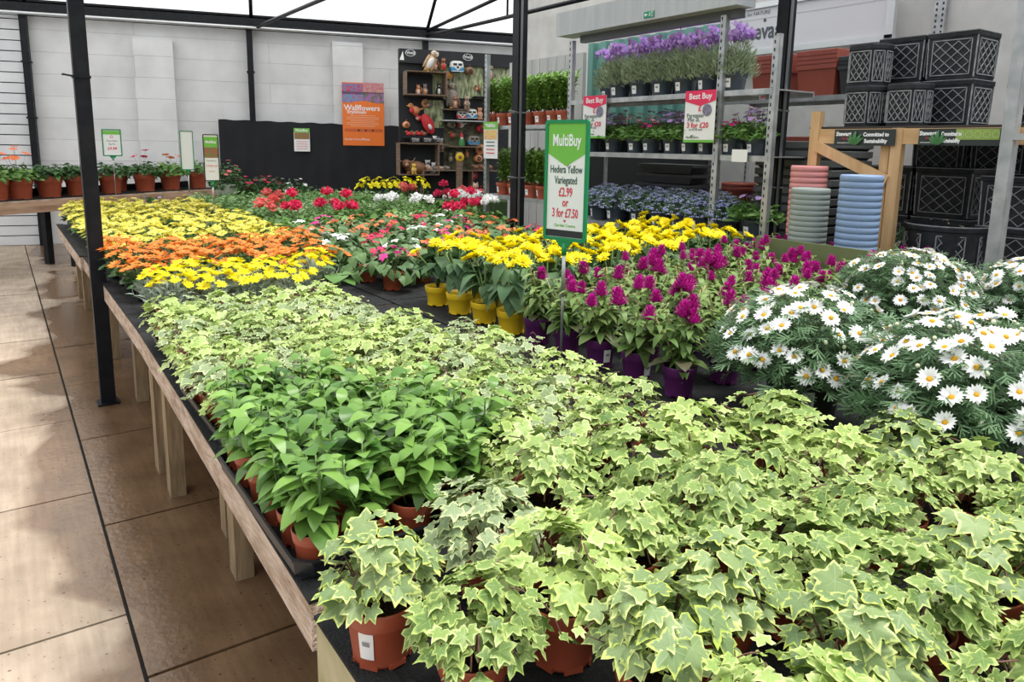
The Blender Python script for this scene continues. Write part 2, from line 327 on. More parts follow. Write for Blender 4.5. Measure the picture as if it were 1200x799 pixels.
# ================================================================ posts, tables
def steel_post(name, x, y, w, label, cables=False, h=4.6):
    t = thing(name, label, 'post', (x, y, 0)); m = MB(); m.box((0, 0, h/2), (w, w, h)); m.build('column', M_black, t)
    m = MB(); m.box((0, 0, .006), (w*1.5, w*1.5, .012)); m.build('base_plate', M_black, t)
    for z in ((1.95, 2.5) if not cables else (1.35, 1.87)):
        m = MB(); m.box((0, 0, z), (w+.012, w+.012, .012)); m.tube([(-w*.5, w*.5, z), (-w*.4, w*1.1, z+.008), (w*.05, w*1.15, z+.01)], .006); m.build('cable_tie', M_black if not cables else mat('grey_tie', (.12, .12, .12), .5), t)
    if cables:
        m = MB(); m.tube([(-w*.62, w*.25, .75), (-w*.62, w*.25, h)], .011); m.build('cable', mat('grey_cable', (.16, .17, .18), .5), t)
    return t
steel_post('steel_post', 4.94, -.436, .08, 'black square steel post standing on the paving beside the table, at left')
cp = G(607.5, 150, x=4.92)
steel_post('steel_post', 4.92, cp.y, .085, 'black steel post with tied cable standing among the plants behind the large green sign', True)
rp = G(914, 120, y=-4.42)
steel_post('steel_post', rp.x, rp.y, .085, 'black steel post with cables between the stacked red troughs and the shelving', True)
M_tim = mat('weathered_timber', (.36, .25, .17), .85, col2=(.62, .49, .39), scale=9, bump=1, stretch=(1.0, 4, 4), bscale=30, detail=8)
M_timv = mat('weathered_timber_leg', (.22, .15, .08), .8, col2=(.36, .26, .15), scale=4, bump=.4, stretch=(7, 7, 1.2), bscale=12)
M_grn = mat('algae_timber', (.30, .28, .12), .8, col2=(.55, .47, .30), scale=7, bump=.4)
M_fab2 = M_fabric
def table(x0, x1, y0, y1, z, label, legs, fascia=True, mt=None, fh=.10):
    "y0 is the aisle side"
    t = thing('display_table', label, 'table', ((x0+x1)/2, (y0+y1)/2, 0)); cx, cy = (x0+x1)/2, (y0+y1)/2
    m = MB(); m.box((0, 0, z-.012), (x1-x0-.01, y0-y1, .018)); m.build('table_top', mt or M_tim, t)
    m = MB(); nx = 14; ny = 10; vs = []; fs = []   # gently rumpled ground cover
    for i in range(nx+1):
        for j in range(ny+1):
            e = .0 if i in (0, nx) or j in (0, ny) else random.uniform(0, .0015); vs.append((x0-cx+(x1-x0)*i/nx, y0-cy-.005-(y0-y1-.01)*j/ny, z+.001+e))
    for i in range(nx):
        for j in range(ny): k = i*(ny+1)+j; fs.append((k, k+ny+1, k+ny+2, k+1))
    m.add(vs, fs); m.box((0, y0-cy+.003, z+.0035), (x1-x0-.005, .058, .007)); m.build('ground_cover', M_fabric, t)
    if fascia:
        m = MB(); m.box((0, y0-cy+.014, z-fh/2), (x1-x0-.008, .028, fh)); m.build('fascia_board', mt or M_tim, t)
    m = MB(); m.box((0, 0, z-.07), (x1-x0-.1, .045, .09)); m.build('bearer', M_timv, t); m = MB(); m.box((0, y1-cy+.03, z-.07), (x1-x0-.1, .045, .09)); m.build('bearer', M_timv, t)
    for lx, ly in legs:
        m = MB(); m.box((lx-cx, ly-cy, (z-.021)/2), (.10, .065, z-.021)); m.build('leg', M_timv, t)
    return t
ZT = .75
t1 = table(1.205, 3.52, -.462, -1.72, ZT, 'timber display table carrying the trays of small ivies beside the aisle', [(3.5-.06, -.53), (2.95, -.66), (2.62, -.62), (1.32, -.56), (3.4, -1.6), (1.3, -1.6)])
t1.rotation_euler.z = -.02
table(3.535, 6.1, -.485, -1.72, ZT, 'timber display table under the orange and bright yellow daisies', [(3.75, -.55), (4.9, -.62), (6.0, -.6), (3.8, -1.6), (6.0, -1.6)])
table(6.12, 8.6, -.465, -1.72, ZT, 'timber display table under the pale yellow daisies, farthest along the aisle', [(6.25, -.6), (7.9, -.6), (8.5, -.6), (6.3, -1.6), (8.5, -1.6)])
table(-.9, 1.18, -.432, -1.72, ZT, 'nearest timber display table with green algae on its edge, under the big ivies', [(1.1, -.5), (0, -.5), (1.1, -1.6)], mt=M_grn, fh=.14)
table(-.9, 1.4, -1.73, -4.07, ZT, 'timber display table under the white daisy bushes', [(-.7, -1.85), (1.25, -1.85), (1.25, -4.0)], False)
table(1.41, 3.6, -1.73, -4.07, ZT, 'timber display table under the magenta plumes and sunflowers', [(1.5, -1.85), (3.5, -1.85), (1.5, -4.0), (3.5, -4.0)], False)
table(3.61, 6.3, -1.73, -4.05, ZT, 'timber display table under the flame coloured busy lizzies', [(3.75, -1.85), (6.2, -1.85), (3.7, -3.9), (6.2, -3.9)], False)
table(6.31, 6.94, -1.73, -4.05, ZT, 'short timber display table between the busy lizzies and the green bedding', [(6.4, -1.85), (6.85, -3.9)], False)
table(6.95, 9.62, -1.73, -5.0, ZT, 'timber display table under the green bedding plants farthest back', [(7.05, -1.85), (9.5, -1.85), (9.5, -4.8)], False)
# rear-left bench
def bench(a, b, depth, z, label):
    a = Vector(a); b = Vector(b); u = (b-a).normalized(); L = (b-a).length; rz = math.atan2(u.y, u.x); t = thing('plant_bench', label, 'bench', ((a.x+b.x)/2, (a.y+b.y)/2, 0), rz)
    m = MB(); m.box((0, -.0+depth/2*1, z-.02), (L, depth, .04)); m.build('bench_top', M_tim, t)
    m = MB(); m.box((0, -.014, z-.085), (L, .028, .13)); m.build('fascia_board', mat('reddish_timber', (.30, .17, .10), .8, col2=(.50, .33, .22), scale=3, stretch=(1, 6, 6)), t)
    m = MB(); m.box((0, depth/2, z+.006), (L, depth, .012)); m.box((0, depth-.1, z+.05), (L, .03, .1)); m.build('ground_cover', M_fabric, t)
    for x in (-L*.39, .0, L*.45):
        for y in (.06, depth-.08):
            m = MB(); m.box((x, y, (z-.04)/2), (.08, .08, z-.04)); m.build('leg', M_black, t)
    return t
BZ = .88
b0 = Vector((10.0, .25, 0)); b1 = Vector((12.0, -2.75, 0))
bench(b1, b0, .6, BZ, 'low bench against the white wall with a row of red pots') if False else None
bu = (b1-b0).normalized(); bnrm = Vector((-bu.y, bu.x, 0))
if bnrm.x < 0: bnrm = -bnrm
BROT = math.atan2(bu.y, bu.x)
bo = bench(b0-bu*1.2, b1, .62, BZ, 'long bench in front of the white wall carrying a row of red pots')
# ================================================================ leaf templates and plant builders
def polar_leaf(pts, fold=.25, curl=.25, inner=.66):
    full = pts + [(-a, r) for a, r in reversed(pts) if 0 < a < 180]; vs = [(0.0, 0, 0)]; R = [0.0]; B = [1.0]; n = len(full); lob = [1.0 if full[i][1] > full[i-1][1] and full[i][1] > full[(i+1) % n][1] else 0.0 for i in range(n)]
    def P(a, r, k):
        x = r*k*math.cos(math.radians(a)); y = r*k*math.sin(math.radians(a)); return (x, y, -fold*abs(y)*.6 - curl*x*abs(x)*.5 + .05*k)
    for i, (a, r) in enumerate(full): q = P(a, r, inner); vs.append((q[0], q[1], q[2]+.05*lob[i])); R.append(.55); B.append(lob[i])
    for i, (a, r) in enumerate(full): q = P(a, r, 1); vs.append((q[0], q[1], q[2]+.06*math.sin(i*2.3))); R.append(1.0); B.append(lob[i]*.8)
    fs = [(0, 1+i, 1+(i+1) % n) for i in range(n)] + [(1+i, 1+n+i, 1+n+(i+1) % n, 1+(i+1) % n) for i in range(n)]
    return vs, fs, R, B
IVY = [polar_leaf([(0, 1.12), (11, .84), (28, .58), (42, .74), (52, .95), (64, .76), (84, .56), (104, .66), (120, .78), (148, .54), (170, .32), (180, .12)], f, c) for f, c in ((.3, .3), (.55, .5), (.15, .7), (.4, -.1))]
def ovate(w=.42, n=5, curl=.3, fold=.3, peak=.4):
    vs = []; fs = []; R = []; B = []
    for i in range(n+1):
        t = i/n; wd = w*(math.sin(PI*min(1, t**(math.log(.5)/math.log(peak))))**.8 if 0 < t < 1 else .015); z = -curl*t*t*.6+.12*math.sin(PI*t)
        vs += [(t, wd, z+fold*wd*.6), (t, 0, z), (t, -wd, z+fold*wd*.6)]; R += [1, 0, 1]; B += [t]*3
    for i in range(n): a = 3*i; fs += [(a, a+1, a+4, a+3), (a+1, a+2, a+5, a+4)]
    return vs, fs, R, B
OV = [ovate(.27, 7, c, f, .44) for c, f in ((.2, .18), (.5, .2), (.8, .12))]
OVW = [ovate(.42, 5, c, f, .38) for c, f in ((.3, .2), (.8, .3), (1.1, .15))]
NAR = [ovate(.13, 3, c, .2) for c in (.1, .5)]
STRAP = [ovate(.05, 3, c, .1) for c in (.05, .4)]
ROUND = ovate(.55, 6, .3, .15, .5)
PET = ovate(.17, 2, -.15, .0, .6); PETW = ovate(.40, 3, .25, .1, .6)
def rnd(a, b): return random.uniform(a, b)
def vec(a, e=0): return Vector((math.cos(a)*math.cos(e), math.sin(a)*math.cos(e), math.sin(e)))
def domeleaves(mb, tpl, n, R, H, z0, size, mi=0, shell=(.7, 1), up=.6, droop=.2, tmax=1.7, jit=.5, wid=(.85, 1.15), sv=.25, tmin=0, lat=1.0):
    for i in range(n):
        a = rnd(0, 2*PI); t = math.acos(1-(1-math.cos(tmax))*rnd(tmin, 1)); k = rnd(*shell); o = vec(a)
        p = Vector((math.cos(a)*math.sin(t)*R*k, math.sin(a)*math.sin(t)*R*k, z0+H*math.cos(t)*k))
        nrm = (o*math.sin(t)+Vector((0, 0, math.cos(t)+up)))+Vector((rnd(-jit, jit), rnd(-jit, jit), rnd(-jit, jit)*.5))
        d = vec(a+rnd(-lat, lat), -droop+rnd(-.4, .4)); mb.leaf(random.choice(tpl), p, d, nrm, size*rnd(1-sv, 1+sv), mi, rnd(*wid))
def pot(parent, r, h, m, rim=.012, foot=.76, feet=True, sticker=None, lr=0, lw=.03, name='pot'):
    pr = [(r*foot*.55, .004), (r*foot, .003), (r*foot*1.01, .008), (r*.885, h*.66), (r*.93, h*.69), (r*.955, h*.72), (r*1.01, h-rim*.2), (r, h), (r*.95, h), (r*.91, h-rim*2.2)]
    b = MB(); b.lathe(pr, 22)
    if feet:
        for k in range(6):
            a = k*PI/3; M = Matrix.Rotation(a, 3, 'Z'); b.box((r*foot*.93*math.cos(a), r*foot*.93*math.sin(a), .004), (r*.12, r*.5, .009), 0, M)
    o = b.build(name, m, parent)
    s = MB(); n = 18; vs = [(0, 0, h-rim*1.5)]; 
    for q, dz in ((.5, -.0), (.93, -.004)):
        for k in range(n): vs.append((r*q*math.cos(2*PI*k/n), r*q*math.sin(2*PI*k/n), h-rim*1.6+dz+rnd(-.002, .003)))
    s.add(vs, [(0, 1+k, 1+(k+1) % n) for k in range(n)]+[(1+k, 1+n+k, 1+n+(k+1) % n, 1+(k+1) % n) for k in range(n)], 0, None, True); s.build('soil', M_soil, parent)
    if sticker:
        l = MB(); vs = []
        for i in range(5):
            a = lr+(i-2)*lw/r/4
            for z, k in ((h*.22, .83), (h*.68, .93)): rr = r*(foot+(.93-foot)*(z/h))+.0022; vs.append((rr*math.cos(a), rr*math.sin(a), z))
        l.add(vs, [(2*i, 2*i+2, 2*i+3, 2*i+1) for i in range(4)]); l.add([(x*1.004, y*1.004, z*.35+h*.3) for x, y, z in vs[2:8]], [(0, 2, 3, 1), (2, 4, 5, 3)], 1)
        q = l.build('price_label', [M_white, mat('label_print', (.30, .30, .32), .6)], parent); q['label'] = 'white price sticker'
    return o
# ---- ivies
M_ivy = leafmat('ivy_leaf', (.10, .19, .045), (.34, .46, .13), (.46, .58, .14), (.66, .74, .32), .55, .95, vein=(.46, .58, .22), trans=.25)
M_ivys = leafmat('small_ivy_leaf', (.25, .38, .08), (.46, .58, .20), (.58, .70, .18), (.76, .82, .42), .50, .95, vein=(.55, .65, .32), trans=.25)
M_ivyg = leafmat('cream_ivy_leaf', (.16, .24, .11), (.34, .42, .22), (.52, .62, .24), (.72, .77, .46), .52, .95, vein=(.48, .56, .36), trans=.25)
M_stem = mat('red_brown_stem', (.13, .055, .04), .6); M_gstem = mat('green_stem', (.13, .22, .06), .5)
def ivy(r, h, n, R, H, size, m, lbl, trail=2, name='ivy_plant', potlabel=False):
    t = thing(name, 'ivy', 'plant'); pot(t, r, h, M_terra, rim=r*.17, sticker=potlabel, lr=PI, lw=.03); b = MB()
    sp = [vec(rnd(0, 6.28))*rnd(.0, R*.5) for _ in range(7)]
    domeleaves(b, IVY, int(n*.75), R, H, h+(.026 if r > .05 else .014), size, 0, (.72, 1.02), .75, .25, 1.6, .65, sv=.4)
    domeleaves(b, IVY, int(n*.25), R*.75, H*.7, h+.01, size*.85, 0, (.4, .9), .9, .1, 1.4, .4, sv=.35)
    for i in range(9):
        a = rnd(0, 6.28); q = vec(a); b.tube([q*r*.3+Vector((0, 0, h-.01)), q*R*.6+Vector((0, 0, h+H*.7)), q*R*.9+Vector((0, 0, h+H*.35))], .0016, 1, 4)
    for i in range(trail):
        a = rnd(0, 6.28); pts = []; 
        for k in range(7): pts.append(vec(a+k*.07*rnd(-1, 1))*(R*.5+k*R*.16)+Vector((0, 0, h+H*(.95-.03*k*k)+rnd(-.006, .006)+.015)))
        b.tube(pts, .0014, 1, 4)
        for k, p in enumerate(pts[2:]): b.leaf(random.choice(IVY), p+Vector((0, 0, .004)), vec(a+rnd(-1, 1), -.1), Vector((rnd(-.3, .3), rnd(-.3, .3), 1)), size*rnd(.5, .85)*(1-.05*k), 0)
    b.build('foliage', [m, M_stem], t); return t
small = [ivy(.043, .078, 70, .085, .095, .0225, (M_ivys, M_ivyg, M_ivys, M_ivy, M_ivys, M_ivyg)[i], '', i % 2) for i in range(6)]
big = [ivy(.064, .108, 145 if i else 95, .116 if i else .098, .108, .0255 if i else .030, (leafmat('yellow_edged_ivy_leaf', (.15, .24, .10), (.32, .42, .17), (.56, .68, .12), (.74, .80, .34), .66, .92, vein=(.42, .52, .28)), M_ivyg, M_ivy, M_ivy, M_ivys, M_ivy)[i], '', (0, 1, 2, 1, 2, 1)[i], potlabel=(i in (0, 3))) for i in range(6)]
# ---- green oval-leaved climbers
M_gl = leafmat('bright_green_leaf', (.04, .13, .025), (.28, .48, .10), rough=.27, trans=.28, edge=(.17, .34, .08), e0=.9, e1=1.3)
def green_leafy():
    t = thing('green_leaf_plant', 'g', 'plant'); pot(t, .045, .08, M_terra, rim=.009); b = MB()
    for k in range(6):
        a = rnd(0, 6.28); top = vec(a)*rnd(.02, .06)+Vector((0, 0, .08+rnd(.07, .14))); base = vec(a)*.015+Vector((0, 0, .07)); b.tube([base, (base+top)/2+vec(a)*.01, top], .002, 1, 5)
        for j in range(11):
            f = j/10; p = base.lerp(top, .15+.85*f); aa = a+j*PI*.62+rnd(-.3, .3); b.leaf(random.choice(OV), p, vec(aa, rnd(-.25, .7)), Vector((rnd(-.3, .3), rnd(-.3, .3), 1))+vec(aa)*.2, rnd(.050, .080)*(1-.25*f), 0, rnd(.85, 1.15))
    b.build('foliage', [M_gl, M_gstem], t); return t
greens = [green_leafy() for _ in range(5)]
# ---- trays
def make_tray(L, Wd):
    t = thing('plant_tray', 'tray', 'tray'); b = MB(); h = .045
    pts = lambda s, z: [(sx*(L/2*s-c), sy*(Wd/2*s-d), z) for sx, sy, c, d in ((1, 1, .03, 0), (1, 1, 0, .03), (1, -1, 0, .03), (1, -1, .03, 0), (-1, -1, .03, 0), (-1, -1, 0, .03), (-1, 1, 0, .03), (-1, 1, .03, 0))]
    rings = [pts(.94, .002), pts(.955, .004), pts(.975, h-.006), pts(1.0, h-.004), pts(1.0, h), pts(.975, h+.001), pts(.965, h-.004), pts(.94, .008)]
    vs = [p for r in rings for p in r]; fs = [(i*8+k, i*8+(k+1) % 8, (i+1)*8+(k+1) % 8, (i+1)*8+k) for i in range(len(rings)-1) for k in range(8)]
    # ring order runs clockwise, flip
    fs = [f[::-1] for f in fs]; b.add(vs, fs); b.box((0, 0, .004), (L*.93, Wd*.93, .005)); b.build('tray_body', M_blackpl, t); return t
LT, WTR = .66, .44
tray0 = make_tray(LT, WTR); tk = ['nearest the viewer', 'in the middle of the aisle edge', 'farthest along beside the bright yellow daisies']
TR = {}
xs = [1.60, 2.29, 2.98]
for i, x in enumerate(xs):
    for j, y in enumerate(((-.622, -.655, -.685)[i], (-1.075, -1.105, -1.135)[i])):
        place([tray0], (x, y, ZT+.006), 0, 'black plastic pot tray %s, %s' % (('along the aisle edge' if j == 0 else 'in the inner row'), ('nearest end' if i == 0 else 'middle one' if i == 1 else 'farthest end')), 'black pot trays on the ivy table')
zt = ZT+.006+.0068
n_iv = 0
for i, x in enumerate(xs):
    for j, y in enumerate(((-.622, -.655, -.685)[i], (-1.075, -1.105, -1.135)[i])):
        for a in range(6):
            for c in range(4):
                px_, py_ = x-LT/2+.055+a*.11, y+WTR/2-.058-c*.108
                col = i*6+a; row = j*4+c
                if i == 2 and row == 7: continue
                isg = (col < 7 and row < 5 and (col*.9+row) < 8.2) and not (col < 1 and row > 3)
                if isg: place(greens, (px_, py_, zt), None, 'small plant with plain green oval leaves, %s from the aisle, %s row from near end' % (ORD[row], ORD[col]), 'plain green oval-leaved plants in trays', rnd(.92, 1.12))
                else: place(small, (px_, py_, zt), None, 'small cream-edged ivy in a tray, %s from the aisle, %s row from near end' % (ORD[row], ORD[col]), 'small variegated ivies in trays', rnd(.9, 1.15))
# loose small ivies beyond the trays toward the dark gap
k = 0
for x, y in [(1.45, -1.45), (1.62, -1.43), (1.8, -1.46), (1.98, -1.43), (2.16, -1.44), (2.32, -1.42)]:
    place(small, (x, y, ZT+.006), None, 'small ivy standing loose along the dark gap, %s from the near end' % ORD[k], 'loose small ivies along the dark gap', 1.1); k += 1
# ---- big ivies on the nearest table
bigs = [(1.022, -.462), (1.055, -.70), (1.13, -.90), (1.075, -1.10), (1.11, -1.33), (1.05, -1.56),
        (.832, -.515), (.86, -.715), (.90, -.89), (.86, -1.10), (.90, -1.30), (.86, -1.50), (.80, -1.68),
        (.655, -.72), (.68, -.90), (.66, -1.09), (.68, -1.28), (.69, -1.47), (.60, -1.66),
        (.46, -.76), (.47, -.94), (.48, -1.14), (.47, -1.34), (.46, -1.54), (.36, -1.64),
        (.27, -.82), (.27, -1.02), (.28, -1.22), (.27, -1.42), (.18, -1.60)]
rown = {0: 'back row', 1: 'second row from the back', 2: 'third row from the back', 3: 'fourth row from the back', 4: 'nearest row'}
cnt = {}
for i, (x, y) in enumerate(bigs):
    r = 0 if i < 6 else 1 if i < 13 else 2 if i < 19 else 3 if i < 25 else 4; cnt[r] = cnt.get(r, -1)+1
    lb = 'large variegated ivy in a red pot, %s from the aisle, %s' % (ORD[cnt[r]], rown[r])
    if i == 0: lb = 'large yellow-edged ivy in a terracotta pot at the table corner beside the tray'
    o = place(big if i else [big[0]], (x+(rnd(-.012, .012) if i else 0), y+(rnd(-.012, .012) if i else 0), ZT+.006), rnd(0, 6.28) if i else -.9, lb, 'large variegated ivies', (.98 if i == 0 else .9 if i == 6 else rnd(.92, 1.06)))
# ================================================================ flowering plants on the tables
def flowermesh(name, petals, L, w, mats, cr=.2, layers=1, tilt=0.1, tpl=None, cz=.12, wob=.15):
    b = MB()
    for l in range(layers):
        for k in range(petals):
            a = 2*PI*(k+.5*l)/petals+rnd(-wob, wob)*.5; e = tilt+.25*l+rnd(-wob, wob); b.leaf(tpl or PET, vec(a)*L*cr*.6+Vector((0, 0, .001+l*.001)), vec(a, e), Vector((0, 0, 1))-vec(a)*math.tan(e)*.3, L*(1-.12*l)*rnd(.9, 1.08), 0, w)
    b.lathe([(L*cr*1.15, 0), (L*cr*1.1, L*cz*.7), (L*cr*.7, L*cz), (1e-4, L*cz*.85)], 10, mi=1)
    return b.mesh(name, mats)
def fm(name, a, b, mid=None, rough=.5, trans=.3): return leafmat(name, a, b, rough=rough, trans=trans, mid=mid)
M_ydisc = mat('yellow_disc', (.75, .38, .01), .8, bump=.5, scale=300); M_bdisc = mat('brown_disc', (.10, .04, .01), .9, col2=(.25, .12, .02), scale=200)
M_dark = mat('dark_disc', (.10, .07, .02), .8, col2=(.35, .30, .06), scale=200)
P_yel = fm('pale_yellow_petal', (.86, .76, .06), (.92, .84, .20), mid=(.45, .34, .02)); P_or = fm('orange_petal', (.84, .19, .02), (.92, .34, .05), mid=(.75, .15, .04))
P_by = fm('bright_yellow_petal', (.93, .80, .005), (.97, .88, .01)); P_sy = fm('golden_petal', (.93, .76, .004), (.97, .86, .01))
P_w = fm('white_petal', (.92, .92, .91), (.96, .96, .96), trans=.15); P_mag = fm('magenta', (.34, .004, .17), (.52, .01, .29), trans=.2)
P_pk = fm('hot_pink_petal', (.75, .03, .22), (.85, .06, .42)); P_rd = fm('cerise_petal', (.70, .02, .09), (.80, .05, .16)); P_ora = fm('orange_red_petal', (.85, .16, .06), (.90, .28, .10))
P_coral = fm('coral_petal', (.80, .14, .14), (.88, .26, .22)); P_lil = fm('lilac_petal', (.48, .30, .70), (.66, .45, .82)); P_lp = fm('pale_pink_petal', (.75, .35, .48), (.85, .55, .62)); P_blue = fm('lobelia_blue', (.34, .36, .80), (.75, .78, .95))
G_dk = leafmat('dark_green_leaf', (.025, .075, .02), (.08, .18, .045), rough=.4); G_md = leafmat('mid_green_leaf', (.07, .18, .035), (.20, .36, .09), rough=.45)
G_grey = leafmat('grey_green_leaf', (.17, .22, .17), (.34, .40, .33), rough=.6); G_sun = leafmat('sunflower_leaf', (.06, .14, .06), (.17, .28, .13), rough=.5)
G_cel = leafmat('celosia_leaf', (.08, .17, .03), (.27, .37, .12), rough=.45, edge=(.22, .36, .12), e0=.9, e1=1.3); G_cel2 = leafmat('purple_flushed_leaf', (.10, .07, .05), (.16, .22, .08), rough=.45)
G_dai = leafmat('daisy_leaf', (.07, .16, .07), (.20, .31, .16), rough=.5); G_imp = leafmat('busy_lizzie_leaf', (.05, .12, .035), (.16, .27, .10), rough=.35, edge=(.22, .33, .15), e0=.8, e1=1.2)
G_pale = leafmat('pale_green_leaf', (.20, .36, .12), (.38, .52, .26), rough=.5)
def plantpot(label, r, h, m, **k): t = thing(label, '', 'plant'); pot(t, r, h, m, **k); return t
def setflowers(t, meshes, n, R, H, z0, name='flower', tmax=1.2, up=1.0, k=(.95, 1.12), sc=(.85, 1.15), stems=None, mind=0.0):
    got = []; tries = 0
    while len(got) < n and tries < n*30:
        tries += 1; a = rnd(0, 2*PI); q = math.acos(1-(1-math.cos(tmax))*rnd(0, 1)); kk = rnd(*k); p = Vector((math.cos(a)*math.sin(q)*R*kk, math.sin(a)*math.sin(q)*R*kk, z0+H*math.cos(q)*kk))
        if any((p-g).length < mind for g in got): continue
        got.append(p); nr = (vec(a)*math.sin(q)*.9+Vector((rnd(-.25, .25), rnd(-.25, .25), math.cos(q)*.6+up))).normalized()
        o = link(name, random.choice(meshes), t, p, nr.to_track_quat('Z', 'Y').to_euler()); s = rnd(*sc); o.scale = (s, s, s)
        if stems is not None: stems.tube([Vector((p.x*.25, p.y*.25, z0)), Vector((p.x*.75, p.y*.75, z0+(p.z-z0)*.7)), p], .0016, 1, 4, cap=False)
# pale yellow / orange osteospermums
def osteo(P, nm, col, disc):
    t = plantpot(nm, .06, .10, M_blackpl, feet=False, rim=.01); b = MB(); domeleaves(b, NAR+OV, 120, .125, .105, .10, .042, 0, (.5, 1), .6, -.3, 1.65)
    domeleaves(b, NAR, 60, .08, .06, .10, .04, 0, (.5, 1), .8, -.6, 1.6)
    mm = [flowermesh(nm+'_flower', 13, .034, 1.35, [P, disc], .2, tilt=x, tpl=PET) for x in (.05, .3)]
    setflowers(t, mm, 15, .14, .125, .105, tmax=1.15, up=1.2, mind=.04, stems=b, k=(1.0, 1.15)); b.build('foliage', [G_dk, M_gstem], t); return t
ye = [osteo(P_yel, 'yellow_daisy_plant', '', M_dark) for _ in range(3)]; orr = [osteo(P_or, 'orange_daisy_plant', '', M_bdisc) for _ in range(3)]
def grid(protos, x0, x1, nx, y0, y1, ny, lab, grp, jit=.02, sc=(.92, 1.1), z=ZT+.006, skew=0, rowword='row from the near end'):
    for i in range(nx):
        for j in range(ny):
            x = x0+(x1-x0)*i/max(1, nx-1)+skew*j; y = y0+(y1-y0)*j/max(1, ny-1)
            place(protos, (x+rnd(-jit, jit), y+rnd(-jit, jit), z), None, lab % (ORD[j], ORD[i]), grp, rnd(*sc))
grid(ye, 5.32, 8.40, 13, -.60, -1.62, 5, 'pale yellow daisy plant, %s from the aisle, %s row from its near end', 'pale yellow daisies')
grid(orr, 4.25, 5.05, 4, -.58, -1.60, 5, 'orange daisy plant, %s from the aisle, %s row from its near end', 'orange daisies')
def by():
    t = plantpot('bright_yellow_daisy_plant', .05, .085, M_terra, rim=.01); b = MB(); domeleaves(b, STRAP+NAR, 260, .13, .115, .08, .055, 0, (.4, 1), .4, -.7, 1.6, wid=(.8, 1.5))
    mm = [flowermesh('by_flower', 14, .030, 1.3, [P_by, M_ydisc], .2, tilt=x) for x in (.15, .5)]
    setflowers(t, mm, 15, .125, .115, .11, tmax=.95, up=.9, mind=.035, stems=b, k=(1.0, 1.25))
    b.build('foliage', [G_grey, mat('grey_stem', (.30, .36, .26), .6)], t); return t
byp = [by() for _ in range(3)]
grid(byp, 3.62, 3.93, 2, -.62, -1.16, 4, 'bright yellow daisy with grey leaves, %s from the aisle, %s row', 'bright yellow daisies', z=ZT+.006)
for k, (x, y) in enumerate([(3.78, -1.33), (4.02, -1.42)]): place(byp, (x, y, ZT+.006), None, 'bright yellow daisy plant with grey leaves at the inner edge, %s one' % ('nearer', 'farther')[k], 'bright yellow daisies')
# lone round-leaved seedling in the gap
t = thing('round_leaf_plant', 'single seedling with large round green leaves standing alone in the black gap', 'plant', G(398, 357, z=ZT+.006)); pot(t, .05, .05, mat('clear_grey_pot', (.16, .17, .17), .3), rim=.008)
b = MB(); 
for a, e, s, q in ((2.6, .1, .12, .13), (.2, .1, .11, .12), (-1.6, -.2, .13, .14), (1.2, .5, .07, .16), (-2.6, .0, .09, .11)): b.leaf(ROUND, vec(a)*.012+Vector((0, 0, q+.02)), vec(a, e), (0, 0, 1), s, 0, .95); b.tube([(0, 0, .045), vec(a)*.012+Vector((0, 0, q+.02))], .003, 1, 5)
b.tube([(0, 0, .1), (-.01, .03, .17), (.02, .06, .19)], .002, 1, 5); b.build('foliage', [G_md, M_gstem], t)
# busy lizzies
def imp(nm, P, n, leaves=70, Pot=M_terra, r=.065, h=.10, two=None):
    t = plantpot(nm, r, h, Pot, rim=.012); b = MB(); domeleaves(b, OV+OVW, leaves, .15, .13, h+.005, .082, 0, (.55, 1), .5, .25, 1.75, .4, sv=.3)
    mm = [flowermesh(nm+'_f', 5, .030, 1.0, [p, p], .12, tilt=.1, tpl=PETW) for p in ((P, two) if two else (P,))]
    setflowers(t, mm, n, .13, .15, h+.01, tmax=1.1, up=.8, stems=b, mind=.025); b.build('foliage', [G_imp, M_gstem], t); return t
ipk = [imp('busy_lizzie', P_pk, 9) for _ in range(2)]; iwh = [imp('busy_lizzie', P_w, 5) for _ in range(2)]; ior = [imp('busy_lizzie', P_ora, 8) for _ in range(2)]; ird = [imp('busy_lizzie', P_rd, 7) for _ in range(2)]
def lay(spec, grp, z=ZT+.006):
    for protos, x, y, lab in spec: place(protos, (x, y, z), None, lab, grp)
lay([(ipk, 3.88, -1.86, 'busy lizzie with hot pink flowers at the near end of the front row'), (ird, 4.19, -1.84, 'busy lizzie with pink buds, second in the front row'), (iwh, 4.5, -1.83, 'busy lizzie with white flowers, third in the front row'), (iwh, 4.84, -1.83, 'leafy white busy lizzie, fourth in the front row'), (ior, 5.15, -1.83, 'orange busy lizzie at the far end of the front row'), (iwh, 5.45, -1.85, 'white busy lizzie beyond the orange daisies')], 'busy lizzies in terracotta pots')
cols = [ipk, ior, iwh, ird]; cn = ['hot pink', 'orange', 'white', 'cerise']
nm = 0; q = {}
for j in range(5):
    for i in range(6):
        x = 4.0+.33*i+.05*j; y = -2.15-.31*j
        if x < 3.95+.12*j: continue
        c = [1, 3, 1, 2, 1, 0, 3, 1, 2, 1][(i*3+j*2) % 10]
        place(cols[c], (x+rnd(-.03, .03), y+rnd(-.03, .03), ZT+.006), None, '%s busy lizzie in the massed bed, %s line back, %s from near end' % (cn[c], ORD[j], ORD[i]), 'busy lizzies in terracotta pots')
